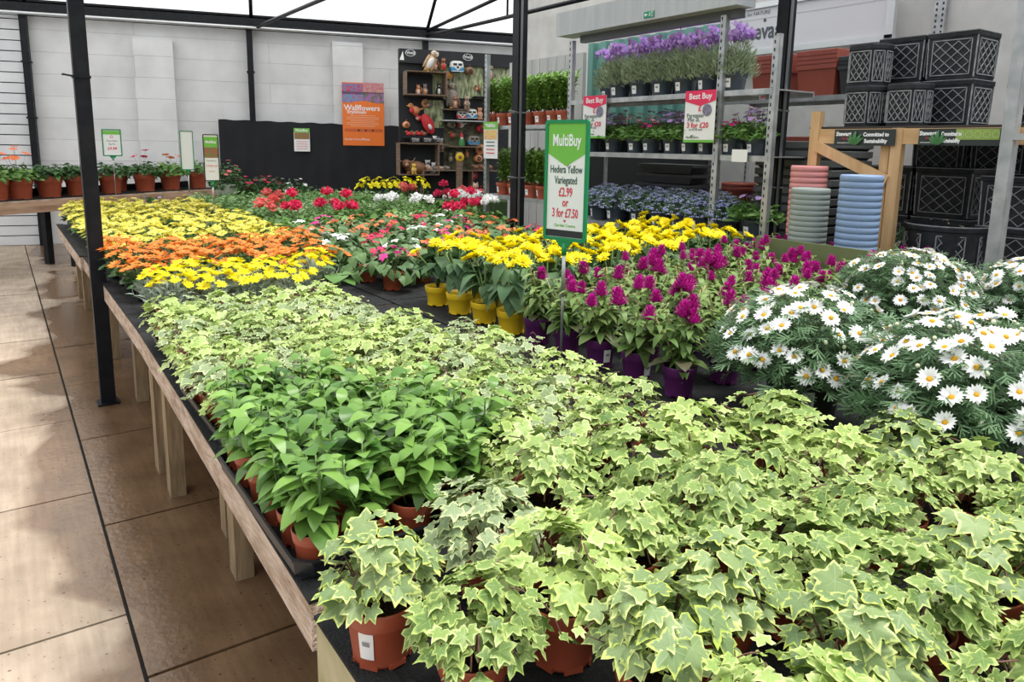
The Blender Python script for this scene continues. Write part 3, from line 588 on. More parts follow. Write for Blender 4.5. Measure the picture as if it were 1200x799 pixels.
# geraniums with round heads
def ballmesh(P, r=.04):
    b = MB()
    for i in range(46):
        a = rnd(0, 6.28); t_ = math.acos(rnd(-.4, 1)); p = Vector((math.cos(a)*math.sin(t_), math.sin(a)*math.sin(t_), math.cos(t_)*.8))*r; b.leaf(PETW, p*.75, (p+Vector((rnd(-.02, .02), rnd(-.02, .02), .01))), Vector((rnd(-1, 1), rnd(-1, 1), 1)), r*.6, 0, 1.2)
    b.ball((0, 0, 0), r*.7, 0, 8, 5); return b.mesh('ball', [P])
def ger(P, n=4):
    t = plantpot('geranium', .06, .10, M_terra, rim=.012); b = MB(); domeleaves(b, [ROUND, OVW[0]], 70, .14, .12, .10, .06, 0, (.5, 1), .7, .1, 1.7); ms = [ballmesh(P)]
    setflowers(t, ms, n, .09, .23, .10, 'flower_head', tmax=.8, stems=b, mind=.07, k=(.9, 1.15)); b.build('foliage', [G_md, M_gstem], t); return t
gc = ger(P_rd, 4); gl = ger(P_coral, 3); gw = ger(P_w, 4)
GI = [('c', 345, 212), ('c', 372, 222), ('l', 315, 200), ('c', 400, 230), ('c', 318, 245), ('l', 290, 243), ('c', 405, 205), ('w', 415, 232), ('l', 440, 228), ('w', 468, 222), ('c', 452, 208), ('l', 468, 205), ('w', 488, 222), ('w', 500, 228), ('l', 500, 240)]
gn = {'c': 'cerise', 'l': 'coral', 'w': 'white'}; k = {'c': 0, 'l': 0, 'w': 0}
GSPEC = [('c', 6.2, -2.05), ('c', 6.35, -2.4), ('l', 7.6, -2.3), ('c', 6.0, -2.45), ('l', 6.6, -1.95), ('l', 8.3, -4.2), ('w', 6.35, -3.0), ('w', 6.15, -3.25), ('c', 7.2, -4.1), ('l', 7.4, -4.5), ('w', 6.6, -3.9), ('w', 6.3, -4.2 + .3), ('c', 5.95, -3.7), ('w', 5.7, -3.75), ('c', 5.6, -3.3)]
for c, x, y in GSPEC:
    place([{'c': gc, 'l': gl, 'w': gw}[c]], (x, y, ZT+.006), None, '%s geranium with round flower heads behind the busy lizzies, %s of that colour' % (gn[c], ORD[k[c]]), 'geraniums with round flower heads', 1.15); k[c] += 1
# green bedding behind
def bed(m, n=130, nm='bedding_plant', flw=None):
    t = plantpot(nm, .06, .09, M_blackpl, feet=False); b = MB(); domeleaves(b, NAR+OV, n, .15, .17, .09, .05, 0, (.4, 1), .4, -.6, 1.6)
    b.build('foliage', [m, M_gstem], t)
    if flw: setflowers(t, [flowermesh('fl', 5, .02, 1.1, [flw, M_ydisc], .15, tpl=PETW)], 8, .13, .17, .1, tmax=1.2, mind=.03)
    return t
bd1 = [bed(G_md), bed(G_pale), bed(G_md, 150)]; bd2 = [bed(G_pale, 140)]
for i in range(11):
    for j in range(7):
        x = 6.45+.29*i; y = -1.98-.30*j
        if any(abs(x-a)+abs(y-b) < .30 for _, a, b in GSPEC): continue
        place(bd1 if i < 7 else bd2+bd1[:1], (x+rnd(-.03, .03), y+rnd(-.03, .03), ZT+.006), None, 'green flowerless bedding plant, %s line from the yellow daisies, %s from its near end' % (ORD[j], ORD[i]), 'green bedding plants', rnd(.9, 1.12))
for i, (x, y) in enumerate([(5.9, -1.98), (5.75, -2.3), (6.05, -3.1), (5.85, -2.9)]): place(bd1, (x, y, ZT+.006), None, 'green bedding plant among the geraniums, %s from the left' % ORD[i], 'green bedding plants')
# yellow violas far back + white and pink bedding
vy = bed(G_dk, 60, 'yellow_viola', None)
setflowers(vy, [flowermesh('vy', 5, .026, 1.2, [P_by, M_bdisc], .12, tpl=PETW)], 26, .14, .2, .12, tmax=1.1, mind=.02, up=.3)
for i in range(5):
    p = G(428+15*i, 222, x=9.45); place([vy], (9.42-.02*i, p.y, ZT+.006), None, 'yellow viola in the far row before the ornament display, %s from the left' % ORD[i], 'yellow violas at the back', 1.15)
# sunflowers in yellow pots
M_yp = mat('yellow_plastic_pot', (.92, .60, .02), .38, col2=(.95, .66, .03), scale=5); M_pp = mat('purple_plastic_pot', (.09, .015, .10), .38, col2=(.12, .02, .13), scale=5)
def sunf():
    t = plantpot('dwarf_sunflower', .068, .10, M_yp, rim=.012); b = MB()
    sf = [flowermesh('sunflower_head', 15, .043, 1.45, [P_sy, M_bdisc], .22, layers=2, tilt=x, cz=.1) for x in (.05, .35)]
    for k in range(26):
        a = rnd(0, 6.28); z = .17+.13*random.random(); b.leaf(random.choice(OVW), vec(a)*rnd(.02, .06)+Vector((0, 0, z)), vec(a, rnd(-.75, .1)), Vector((0, 0, .8))+vec(a)*.6, rnd(.075, .115), 0, rnd(.8, 1.0))
    for k in range(6):
        a = k*1.05+rnd(-.3, .3); r_ = rnd(.05, .13) if k else 0; p = vec(a)*r_+Vector((0, 0, .30+rnd(-.02, .035))); b.tube([(0, 0, .09), vec(a)*r_*.4+Vector((0, 0, .2)), p], .0045, 1, 5)
        nr = (vec(a)*.5+Vector((rnd(-.2, .2), rnd(-.2, .2), .9))).normalized(); o = link('flower', random.choice(sf), t, p+nr*.004, nr.to_track_quat('Z', 'Y').to_euler()); s = rnd(.85, 1.1); o.scale = (s, s, s)
    b.build('foliage', [G_sun, M_gstem], t); return t
sp_ = [sunf() for _ in range(4)]
for j in range(9):
    for i in range(4):
        x = 2.68+.232*i+.045*j; y = -1.885-.25*j
        if j and i == 0: x += .02
        place(sp_, (x, y, ZT+.006), None, 'dwarf sunflower in a yellow pot, %s line from the gap, %s from near end' % (ORD[j], ORD[i]), 'dwarf sunflowers in yellow pots', rnd(.95, 1.08))
# celosias
def spikemesh():
    b = MB(); 
    for k in range(44):
        z = .044*(k/44)**1.15; r = .024*(1-z/.050)**.9; a = k*2.4; b.leaf(ovate(.33, 2, -.2, .3), vec(a)*r*.55+Vector((0, 0, z*.85)), vec(a, .55+.7*z/.05), vec(a), .019, 0, 1.0)
    b.lathe([(.012, 0), (.017, .008), (.010, .028), (.001, .050)], 8); return b.mesh('plume', [P_mag])
spk = [spikemesh() for _ in range(3)]
def cel():
    t = plantpot('celosia', .062, .11, M_pp, rim=.012, sticker=True, lr=2.6, lw=.034); b = MB()
    tops = []
    for k in range(7):
        a = k*.9+rnd(-.3, .3); r_ = rnd(.03, .13) if k else .01; tops.append(vec(a)*r_+Vector((0, 0, .11+rnd(.16, .235) - r_*.3)))
    for p in tops:
        b.tube([(p.x*.1, p.y*.1, .10), (p.x*.5, p.y*.5, .2), p], .0035, 1, 5)
        for j in range(17):
            f = .12+.86*j/16; q = Vector((p.x*f, p.y*f, .10+(p.z-.10)*f)); a = j*2.4+rnd(-.4, .4); b.leaf(random.choice(OV), q, vec(a, rnd(-.45, .35)), Vector((0, 0, 1)), rnd(.055, .085)*(1.15-.45*f), 0 if f > .2 or random.random() < .7 else 2, .82)
    for p in tops[:rr_c[0]]:
        o = link('flower_plume', random.choice(spk), t, p, (rnd(-.15, .15), rnd(-.15, .15), rnd(0, 6))); s = rnd(.9, 1.35); o.scale = (s, s, s)
    for k in range(5): a = k*1.25+rnd(-.2, .2); b.leaf(OV[0], vec(a)*.025+Vector((0, 0, .125)), vec(a, rnd(-.3, .1)), Vector((0, 0, 1)), rnd(.075, .10), 0 if k % 2 else 2, 1.2)
    b.build('foliage', [G_cel, mat('celosia_stem', (.30, .28, .10), .5), G_cel2], t); return t
rr_c = [3]; ce = [cel() for _ in range(3)]; rr_c = [2]; ce += [cel(), cel()]
CL = []
for j in range(9):
    for i in range(5):
        x = 1.66+.205*i+.0*j; y = -1.885-.262*j
        if i == 4 and j > 0: x -= .01
        if j >= 2: x += .045*(j-1)
        CL.append((x, y, i, j))
        place(ce, (x+(rnd(-.02, .02) if j else 0), y, ZT+.006), None, 'magenta plumed plant in a purple pot, %s line from the gap, %s from near end' % (ORD[j], ORD[i]), 'magenta celosias in purple pots', rnd(.94, 1.06))
for k, (x, y) in enumerate([]): place(ce, (x, y, ZT+.006), None, 'magenta celosia in a purple pot tucked beside the white daisies, %s one' % ('nearer', 'farther')[k], 'magenta celosias in purple pots')
# white marguerites
M_ol = mat('dark_olive_pot', (.035, .045, .032), .45, col2=(.05, .06, .045), scale=5)
def dflower(tilt, L=.0265):
    b = MB()
    for l in range(2):
        for k in range(9):
            a = 2*PI*(k+.5*l)/9+rnd(-.1, .1); b.leaf(PET, vec(a)*L*.14+Vector((0, 0, .001*l)), vec(a, tilt+rnd(-.12, .12)), (0, 0, 1), L*rnd(.9, 1.05), 0, 1.4)
    me = b.mesh('daisy_petals', [P_w]); c = MB(); c.lathe([(L*.27, .0005), (L*.26, .0035), (L*.16, .006), (1e-4, .0062)], 10); return me, c.mesh('daisy_eye', [M_ydisc])
DF = [dflower(.05), dflower(.3), dflower(-.2)]
FORK = ([], [], [], [])
for (x0, y0, x1, y1) in ((0, 0, 1, 0), (.35, 0, .75, .28), (.35, 0, .75, -.28), (.6, 0, .95, .18), (.6, 0, .95, -.18)):
    d = Vector((x1-x0, y1-y0, 0)); nn = Vector((-d.y, d.x, 0)).normalized()*.035; o = len(FORK[0])
    FORK[0].extend([(x0+nn.x, y0+nn.y, .02), (x0-nn.x, y0-nn.y, .02), (x1-nn.x*.6, y1-nn.y*.6, -.05), (x1+nn.x*.6, y1+nn.y*.6, -.05)]); FORK[1].append((o, o+1, o+2, o+3)); FORK[2].extend([0]*4); FORK[3].extend([.5]*4)
def daisy(R, H, n, nf, seedv):
    random.seed(seedv); t = thing('marguerite_bush', '', 'plant'); pot(t, .125, .19, M_ol, rim=.016, sticker=True, lr=2.3, lw=.04); b = MB()
    domeleaves(b, [FORK], n, R, H, .19, .07, 0, (.72, 1.03), .3, -.15, 1.72, .6, lat=.8); domeleaves(b, [FORK, NAR[0]], n//3, R*.75, H*.8, .18, .07, 0, (.3, .95), .3, -.3, 1.9, .6)
    for k in range(30): a = rnd(0, 6.28); e = rnd(0, 1.4); b.tube([(0, 0, .17), Vector((math.cos(a)*math.cos(e)*R*.5, math.sin(a)*math.cos(e)*R*.5, .19+math.sin(e)*H*.55)), Vector((math.cos(a)*math.cos(e)*R*.9, math.sin(a)*math.cos(e)*R*.9, .19+math.sin(e)*H*.92))], .002, 1, 4)
    got = []
    tr = 0
    while len(got) < nf and tr < 4000:
        tr += 1; a = rnd(0, 6.28); q = math.acos(1-(1-math.cos(1.45))*rnd(0, 1)); kk = rnd(1.02, 1.14); p = Vector((math.cos(a)*math.sin(q)*R*kk, math.sin(a)*math.sin(q)*R*kk, .19+H*math.cos(q)*kk))
        if any((p-g).length < .031 for g in got): continue
        got.append(p); nr = (vec(a)*math.sin(q)*1.0+Vector((rnd(-.3, .3), rnd(-.3, .3), .75))).normalized(); f = random.choice(DF); s = rnd(.85, 1.15)
        o = link('flower', f[0], t, p, nr.to_track_quat('Z', 'Y').to_euler()); o.scale = (s, s, s); link('flower_eye', f[1], o)
        b.tube([p*.8+Vector((0, 0, .19*.2)), p], .0012, 1, 4, cap=False)
    for k in range(34):
        a = rnd(0, 6.28); q = rnd(.1, 1.4); p = Vector((math.cos(a)*math.sin(q)*R*1.08, math.sin(a)*math.sin(q)*R*1.08, .19+H*math.cos(q)*1.1)); b.ball(p, .006, 2, 6, 4); b.tube([p*.85+Vector((0, 0, .03)), p], .0012, 1, 4, cap=False)
    b.build('foliage', [G_dai, M_gstem, mat('bud_cream', (.70, .72, .50), .6)], t); return t
dz = [(G(945, 405, z=1.0), .25, .22, 80, 'white marguerite bush on the left, next to the magenta plumes'), (Vector((.80, -2.04, 0)), .28, .23, 95, 'white marguerite bush in a dark olive pot just behind the ivies'), (G(1105, 292, z=1.04), .29, .24, 95, 'white marguerite bush farthest back, in front of the black planters'), (G(1065, 335, z=1.03), .27, .22, 95, 'white marguerite bush in the middle of the group'), (G(1215, 345, z=1.02), .26, .21, 80, 'white marguerite bush at the right edge of the picture')]
for k, (p, R, H, nf, lb) in enumerate(dz):
    t = daisy(R, H, 1250, nf, 50+k); t.location = (p.x, p.y, ZT+.006); t['label'] = lb; t['group'] = 'white marguerite bushes'
random.seed(11)
# ================================================================ signs on stakes
M_gfr = mat('green_plastic', (.005, .24, .085), .35); M_lime = mat('lime_print', (.17, .50, .06), .5); M_red = mat('red_print', (.70, .04, .09), .5); M_txt = mat('dark_green_print', (.03, .09, .07), .5); M_wt = mat('white_print', (.9, .9, .9), .5)
M_or = mat('orange_print', (.88, .20, .03), .5); M_foot = mat('black_print', (.02, .02, .025), .5)
def frame_mb(w, h, b, d=.012, r=.012):
    m = MB(); 
    def ring(w_, h_, r_, y): 
        out = []
        for cx, cz, a0 in ((1, 1, 0), (-1, 1, 90), (-1, -1, 180), (1, -1, 270)):
            for k in range(4): a = math.radians(a0+30*k); out.append((cx*(w_/2-r_)+r_*math.cos(a), y, cz*(h_/2-r_)+r_*math.sin(a)))
        return out
    R = [ring(w, h, r, d/2), ring(w, h, r, -d/2), ring(w-2*b, h-2*b, r*.6, -d/2), ring(w-2*b, h-2*b, r*.6, d/2)]; vs = sum(R, []); n = 16
    m.add(vs, [(i*n+k, ((i+1) % 4)*n+k, ((i+1) % 4)*n+(k+1) % n, i*n+(k+1) % n) for i in range(4) for k in range(n)]); return m
def plate(w, h, m, parent, c=(0, 0, 0), name='panel', t=.002):
    b = MB(); b.box(c, (w, t, h)); return b.build(name, m, parent)
def stake_sign(label, foot, rz, zc, w, h, frame=M_gfr, bw=.012):
    t = thing('price_sign', label, 'sign', foot, rz); z0 = zc-foot.z
    f = frame_mb(w, h, bw); fo_ = f.build('sign_frame', frame, t, (0, 0, z0))
    b = MB(); b.box((0, 0, z0-h/2-.012), (w*.4, .014, .03), 0, None, .4); b.tube([(0, 0, z0-h/2-.055), (0, 0, z0-h/2-.01)], .010, 0, 10); b.build('socket', M_gfr, t)
    b = MB(); b.tube([(0, 0, 0), (0, 0, z0-h/2-.03)], .006, 0, 10); b.tube([(0, 0, (z0-h/2)*.55), (0, 0, z0-h/2-.03)], .0075, 0, 10); b.build('stake', M_galv, t)
    c = plate(w-2*bw+.002, h-2*bw+.002, M_white, t, (0, 0, z0), 'card'); return t, z0
Fz = Matrix.Rotation(0, 3, 'Z')
foot = G(664, 424, z=ZT+.006); d = ray(664, 210); rzs = math.atan2(-d.x, d.y) + 0.0   # faces the viewer
rzs = math.atan2(d.y, d.x) - PI/2
def px2(w_px, dist): return w_px*dist/FPX
ctop = G(660, 140, x=foot.x); cbot = G(664, 282, x=foot.x); zc = (ctop.z+cbot.z)/2; hh = ctop.z-cbot.z
wd = .20
t, z0 = stake_sign('tall green-framed price sign for variegated yellow hedera on a stake between ivies and magenta plumes', foot+Vector((.0, .03, 0)), rzs-.62, zc, wd, hh, bw=.013)
y = -.0022
b = MB(); hw = wd/2-.013; ht = hh/2-.013; b.add([(-hw, y, ht), (-hw, y, ht*.48), (0, y, ht*.26), (hw, y, ht*.48), (hw, y, ht)], [(0, 1, 2, 3, 4)]); b.build('green_banner', M_lime, t, (0, 0, z0))
text('MultiBuy', .046, M_wt, t, (0, y-.001, z0+ht*.70), bold=.0008, sx=.80, sy=1.35)
text('Hedera Yellow', .033, M_txt, t, (0, y, z0+ht*.20), sx=.74, sy=1.25, bold=.0003); text('Variegated', .033, M_txt, t, (0, y, z0+ht*.01), sx=.74, sy=1.25, bold=.0003)
text('£2.99', .040, M_red, t, (0, y, z0-ht*.20), bold=.0006, sx=.72, sy=1.2); text('or', .038, M_red, t, (0, y, z0-ht*.38), bold=.0005, sx=.8, sy=1.2); text('3 for £7.50', .040, M_red, t, (0, y, z0-ht*.57), bold=.0006, sx=.68, sy=1.2)
b = MB(); b.add([(-.006, y, 0), (0, y, -.008), (.006, y, 0), (.003, y, .004), (0, y, .001), (-.005, y, .006)], [(0, 1, 2, 3, 4, 5)]); b.build('emblem', M_red, t, (0, 0, z0-ht*.70))
text('Garden Centre', .016, M_lime, t, (0, y, z0-ht*.785), name='small_print')
plate(hw*2, ht*.12, M_foot, t, (0, y, z0-ht*.93), 'footer', .001); text('www.multibuyplants', .007, M_wt, t, (0, y-.001, z0-ht*.93), name='small_print') if False else None
# three small stake signs at the back left
def smallsign(px0, py0, px1, py1, X, label, frame, kind, footpy, zf):
    a = G(px0, py0, x=X); b_ = G(px1, py1, x=X); c = (a+b_)/2; w_ = abs((b_-a).y)*.9; h_ = a.z-b_.z; f = Vector((X, c.y, zf)); d = ray((px0+px1)/2, py0)
    t, z0 = stake_sign(label, f, math.atan2(d.y, d.x)-PI/2+.12, c.z, w_, h_, frame, w_*.06); hw = w_*.44; ht = h_*.44
    if kind == 'multi':
        plate(hw*2, ht*.5, M_lime, t, (0, y, z0+ht*.76), 'green_banner', .001); text('MultiBuy', w_*.24, M_wt, t, (0, y-.002, z0+ht*.76), sx=.8, bold=.001)
        plate(hw*2, ht*.5, mat('photo_print', (.45, .10, .06), .5, col2=(.12, .22, .06), scale=50), t, (0, y, z0+ht*.25), 'photo_strip', .001)
        for k, (s, m_) in enumerate((('Mixed Plants', M_txt), ('3 FOR £10', M_red), ('per pot', M_red))): text(s, w_*(.13 if k != 1 else .19), m_, t, (0, y, z0-ht*(.15+.25*k)), sx=.9)
    elif kind == 'square':
        plate(hw*2, ht*.3, M_lime, t, (0, y, z0+ht*.84), 'green_banner', .001)
        b = MB(); b.lathe([(w_*.08, 0), (w_*.055, 0)], 16, M=Matrix.Rotation(PI/2, 3, 'X')); b.build('emblem', M_red, t, (0, y, z0+ht*.5))
        text('Patio Plant', w_*.13, M_txt, t, (0, y, z0+ht*.15)); text('Big Pot', w_*.12, M_txt, t, (0, y, z0-ht*.12)); text('£9.99', w_*.22, M_red, t, (0, y, z0-ht*.5), bold=.001)
    return t
smallsign(117, 151, 145, 183, 10.7, 'square green-framed price sign standing among the red pots on the back bench', M_gfr, 'square', 0, BZ+.01)
smallsign(209, 153, 229, 199, 8.55, 'narrow blank white sign in a green frame on a stake beyond the yellow daisies', M_gfr, 'blank', 0, ZT+.006)
smallsign(236, 157, 259, 212, 7.2, 'black-framed offer sign on a stake in front of the white planter', mat('black_frame', (.015, .02, .018), .4), 'multi', 0, ZT+.006)
# ================================================================ rear wall: black cloth and posters
a, b_ = wl(W(256, 140, .12)), wl(W(466, 148, .12)); m = MB(); n = 60; vs = []; fs = []
M_cloth = mat('black_cloth', (.007, .008, .011), .85, col2=(.011, .012, .015), scale=3)
for i in range(n+1):
    x = a.x+(b_.x-a.x)*i/n; zt_ = a.z+(b_.z-a.z)*i/n+.006*math.sin(i*.9)
    for j in range(9): z = zt_*(1-j/8)+.02*(j/8); vs.append((x, -.22-.018*math.sin(i*1.1+.6*math.sin(j+i*.3))*(.3+j/8)-.012*math.sin(j*2.1+i*.25), z))
for i in range(n):
    for j in range(8): k = i*9+j; fs.append((k, k+9, k+10, k+1))
m.add(vs, fs, 0, None, True); tag(m.build('cloth_screen', M_cloth, None, W0, WROTE), 'black fabric screen hung along the lower half of the white rear wall', 'cloth')
def wallposter(p0, p1, off, label, name, col):
    a, b_ = wl(W(*p0, off)), wl(W(*p1, off)); w_, h_ = b_.x-a.x, a.z-b_.z; c = Vector(((a.x+b_.x)/2, a.y, (a.z+b_.z)/2)); q = W0+WU*c.x-WN*c.y; q.z = c.z
    t = thing(name, label, 'poster', (q.x, q.y, q.z), WROT); plate(w_, h_, col, t, (0, 0, 0), 'board', .006); return t, w_, h_
t, w_, h_ = wallposter((400.5, 96), (450.5, 171), .24, 'large orange poster for wallflowers hung on the wall over the black cloth', 'wallflower_poster', M_or)
y = -.005
for k, (cx, cz, c1, c2) in enumerate(((-.25, .40, (.65, .02, .06), (.10, .25, .45)), (.25, .42, (.60, .12, .25), (.55, .35, .25)), (-.25, .27, (.10, .35, .50), (.45, .10, .30)), (.25, .27, (.10, .16, .04), (.45, .16, .50)))):
    b = MB(); hh_ = .20 if k < 2 else .16; b.box((cx*w_, y, cz*h_+(.0 if k < 2 else .0)), (w_*.5, .002, h_*.17)); b.build('flower_photo', mat('flower_photo_%d' % k, c1, .5, col2=c2, scale=22, detail=3), t)
b = MB(); vs = [(-w_/2, y-.002, -h_/2)]+[(w_*(-.5+i/12), y-.002, h_*(.13+.085*math.sin(PI*i/12))) for i in range(13)]+[(w_/2, y-.002, -h_/2)]; b.add(vs, [tuple(range(15))[::1]]); b.build('orange_field', M_or, t)
y -= .003
text('Wallflowers', w_*.185, M_wt, t, (-w_*.03, y, h_*.10), bold=.002, sx=.95); text('Erysimum', w_*.115, M_wt, t, (-w_*.16, y, h_*.035), bold=.0015)
for k in range(7): plate(w_*(.78 if k % 3 else .6), h_*.007, mat('pale_orange_print', (.92, .55, .38), .5), t, (-w_*.02, y, -h_*(.02+.028*k)), 'text_line', .0006)
plate(w_*.92, h_*.05, mat('deep_orange_print', (.62, .12, .03), .5), t, (0, y, -h_*.255), 'strip', .0006)
for k in range(3): plate(w_*.04, h_*.03, M_foot, t, (w_*(-.12+.17*k), y-.001, -h_*.255), 'icon', .0006)
text('Garden Centre', w_*.07, M_wt, t, (-w_*.25, y, -h_*.40), name='small_print'); text('Plants', w_*.08, M_wt, t, (w_*.05, y, -h_*.40), name='small_print')
t, w_, h_ = wallposter((344, 150), (363.5, 177.5), .25, 'small white offer poster with a green top pinned to the black cloth', 'offer_poster', M_white)
y = -.005; plate(w_, h_*.18, M_lime, t, (0, y, h_*.41), 'green_banner', .002); text('MultiBuy', w_*.22, M_wt, t, (0, y-.002, h_*.41), bold=.001); plate(w_*.94, h_*.28, mat('photo_print', (.45, .10, .06)), t, (0, y, h_*.17), 'photo_strip', .002)
for k in range(4): plate(w_*.7, h_*.03, mat('pink_print', (.75, .35, .38), .5), t, (0, y, -h_*(.08+.1*k)), 'text_line', .001)
# ================================================================ back bench plants
def bpt(sx, dy): q = b0+bu*sx+bnrm*dy; return Vector((q.x, q.y, BZ+.012))
def solve(px):   # position along the bench under a pixel column
    d = ray(px, 230); A = b0; # A + bu*s + bnrm*.2 = d*t
    P0 = b0+bnrm*.17; det = bu.x*d.y-bu.y*d.x; return -(P0.x*d.y-P0.y*d.x)/det
def bp_plant(P, leafm, nfl, bloom=None, tall=False):
    t = plantpot('potted_perennial', .135, .22, M_terra, rim=.022); b = MB(); domeleaves(b, OV, 170, .19, .15, .21, .07, 0, (.5, 1), .5, -.1, 1.7)
    if nfl: setflowers(t, [flowermesh('bf', 6, .045, 1.2, [P, P], .3, tpl=PETW, tilt=.2)], nfl, .14, .3 if tall else .2, .22, stems=b, tmax=.9, mind=.05)
    b.ball((.03, -.135, .215), (.04, .03, .03), 2, 10, 6)
    b.build('foliage', [leafm, M_gstem, mat('cream_ball_marker', (.72, .70, .60), .5)], t); return t
bpr = [('red', bp_plant(P_w, G_md, 0)), ('dk', bp_plant(P_w, G_dk, 0)), ('or', bp_plant(P_ora, G_md, 3, tall=True)), ('rd', bp_plant(P_rd, G_dk, 3, tall=True)), ('ora', bp_plant(P_ora, G_md, 7, tall=True))]
D = dict(bpr)
for k, (px, kk, lb) in enumerate([(-5, 'ora', 'red pot at the far left of the back bench with loose white and pink flowers'), (24, 'ora', 'red pot with bright green foliage and orange flowers, left end of the back bench'), (59, 'dk', 'red pot of dark foliage without flowers, left of the black post'), (92, 'dk', 'red pot of dark foliage half hidden behind the black post'), (131, 'dk', 'red pot of dark foliage below the square sign'), (171, 'rd', 'red pot with thin red flowers in the middle of the back bench'), (201, 'or', 'red pot with a tall orange flower, left of the blank sign'), (232, 'red', 'red pot with green foliage between the blank sign and the black-framed sign')]):
    place([D[kk]], bpt(solve(px), .17), 0.6, lb, 'red pots on the back bench', 1.12)
for k, px in enumerate([43, 78, 112, 158, 190, 218]): place([D['dk']], bpt(solve(px), .47), None, 'dark-leaved red pot in the rear row of the back bench, %s from left' % ORD[k], 'red pots in the rear row of the back bench')
# white planter with a bush
t = thing('shrub_in_planter', 'bushy red-budded shrub in a tall white planter beside the black-framed sign', 'plant', G(266, 228, x=9.4)); t.location.z = ZT+.006
b = MB(); b.lathe([(.08, 0), (.09, .002), (.13, .30), (.135, .33), (.12, .33), (.115, .29)], 20); b.build('planter', mat('cream_planter', (.55, .56, .50), .4), t)
b = MB(); domeleaves(b, OV, 260, .19, .28, .32, .06, 0, (.4, 1), .5, -.3, 1.8); b.build('foliage', [G_dk, M_gstem], t)
setflowers(t, [flowermesh('sf', 5, .03, 1, [P_coral, P_coral], .2, tpl=PETW)], 10, .19, .30, .32, mind=.05)
rdd = bed(G_dk, 120, 'red_flowered_bush', P_rd); wdd = bed(G_dk, 110, 'white_flowered_bush', P_w)
for k, px in enumerate((284, 297, 312)): p = G(px, 210, x=9.75); place([rdd], (9.5, p.y, ZT+.006), None, 'dark bush with red and pink flowers before the black cloth, %s from the left' % ORD[k], 'red flowered bushes', 1.5)
for k, px in enumerate((326, 345)): p = G(px, 210, x=9.5); place([wdd], (9.45, p.y, ZT+.006), None, 'bush with white flowers before the black cloth, %s one' % ('left', 'right')[k], 'white flowered bushes', 1.4)
lil = bed(G_dk, 100, 'lilac_daisy_plant', P_lil)
for k, px in enumerate((170, 182)): p = G(px, 210, x=8.5); place([lil], (8.48, p.y, ZT+.006), None, 'low dark plant with lilac flowers at the far end of the yellow daisies, %s one' % ('left', 'right')[k], 'lilac daisies', 1.05)
# ================================================================ metal shelving behind the flowers
SY, SD = -4.22, .46           # front plane and depth
k_ = 4.22/4.0
def zz(px, py, y=SY): return G(px, py, y=y).z
def xx(px, py, y=SY): return G(px, py, y=y).x
def shelving(name, label, x0, x1, zs, posts, yf=SY, dep=SD, h=2.5, zb=0, front=()):
    t = thing(name, label, 'shelving', ((x0+x1)/2, yf-dep/2, 0)); cx, cy = (x0+x1)/2, yf-dep/2
    for x in posts:
        for y_ in ((yf,) if x in front else (yf, yf-dep)):
            b = MB(); b.box((x-cx, y_-cy, h/2), (.045, .006, h)); b.box((x-cx-.0225, y_-cy-(.018 if y_ == yf else -.018), h/2), (.005, .036, h))
            for k in range(int(h/.05)): b.box((x-cx+.008, y_-cy+.0035, .05+k*.05), (.010, .002, .022), 1)
            b.build('upright', [M_galv, mat('slot_dark', (.03, .03, .03), .7)], t)
    for z in zs:
        b = MB(); b.box((0, 0, z-.004), (x1-x0, dep, .008)); b.box((0, dep/2, z-.016), (x1-x0, .012, .038)); b.box((0, -dep/2, z-.016), (x1-x0, .012, .038)); b.build('shelf', M_galv, t)
    return t
S1, S2, S3 = zz(770, 112), zz(760, 180), zz(760, 267)
XR, XL, XE = xx(838, 180), xx(668, 100), xx(900, 180)
shelving('metal_shelving', 'galvanised shelf rack with lavender on its top shelf', XR, XL, (S1, S2, S3), (XR, XL), h=zz(845, 27)+.05, front=(XR,))
shelving('metal_shelving', 'narrow galvanised shelf bay right of the lavender, before the black post', XE, XR-.05, (S1, S2, S3), (XE,), h=zz(905, 40), front=(XE,))
G1, G2 = zz(605, 147), zz(605, 231)
XG = xx(569, 150)
shelving('metal_shelving', 'galvanised shelf rack with tall green plants in red pots, behind the black post', XL+.05, XG, (G1, G2), (XG,), h=zz(569, 64))
# grey header box with the exit sign
hx0, hx1 = xx(862, 20, SY+.1), xx(652, 30, SY+.1); z1, z0_ = zz(652, 16, SY+.1), zz(652, 43, SY+.1)
t = thing('header_box', 'long pale grey metal box beam above the lavender shelves', 'beam', ((hx0+hx1)/2, SY+.1, z0_)); b = MB(); b.box((0, -.10, (z1-z0_)/2), (hx1-hx0, .20, z1-z0_)); b.build('casing', mat('grey_cladding', (.42, .45, .47), .5, col2=(.48, .51, .53), scale=6, stretch=(4, 1, .3)), t)
b = MB(); b.box((-.06, -.15, -.03), (hx1-hx0-.25, .06, .06)); b.build('shutter_guide', mat('dark_grey_metal', (.12, .13, .14), .5, .3), t)
ex = G(761, 17, y=SY+.1); t = thing('exit_sign', 'small green and white running man exit sign on the grey box beam', 'sign', (ex.x, SY+.105, ex.z), PI); plate(.105, .045, mat('exit_green', (.0, .30, .15), .5), t, (0, 0, 0), 'plate', .004)
b = MB(); y = -.0035; b.add([(-.045, y, 0), (-.03, y, .014), (-.03, y, .005), (-.015, y, .005), (-.015, y, -.005), (-.03, y, -.005), (-.03, y, -.014)], [(0, 6, 5, 4, 3, 2, 1)]); b.box((.036, y, 0), (.02, .001, .034)); b.box((.037, y-.001, 0), (.013, .001, .027), 1)
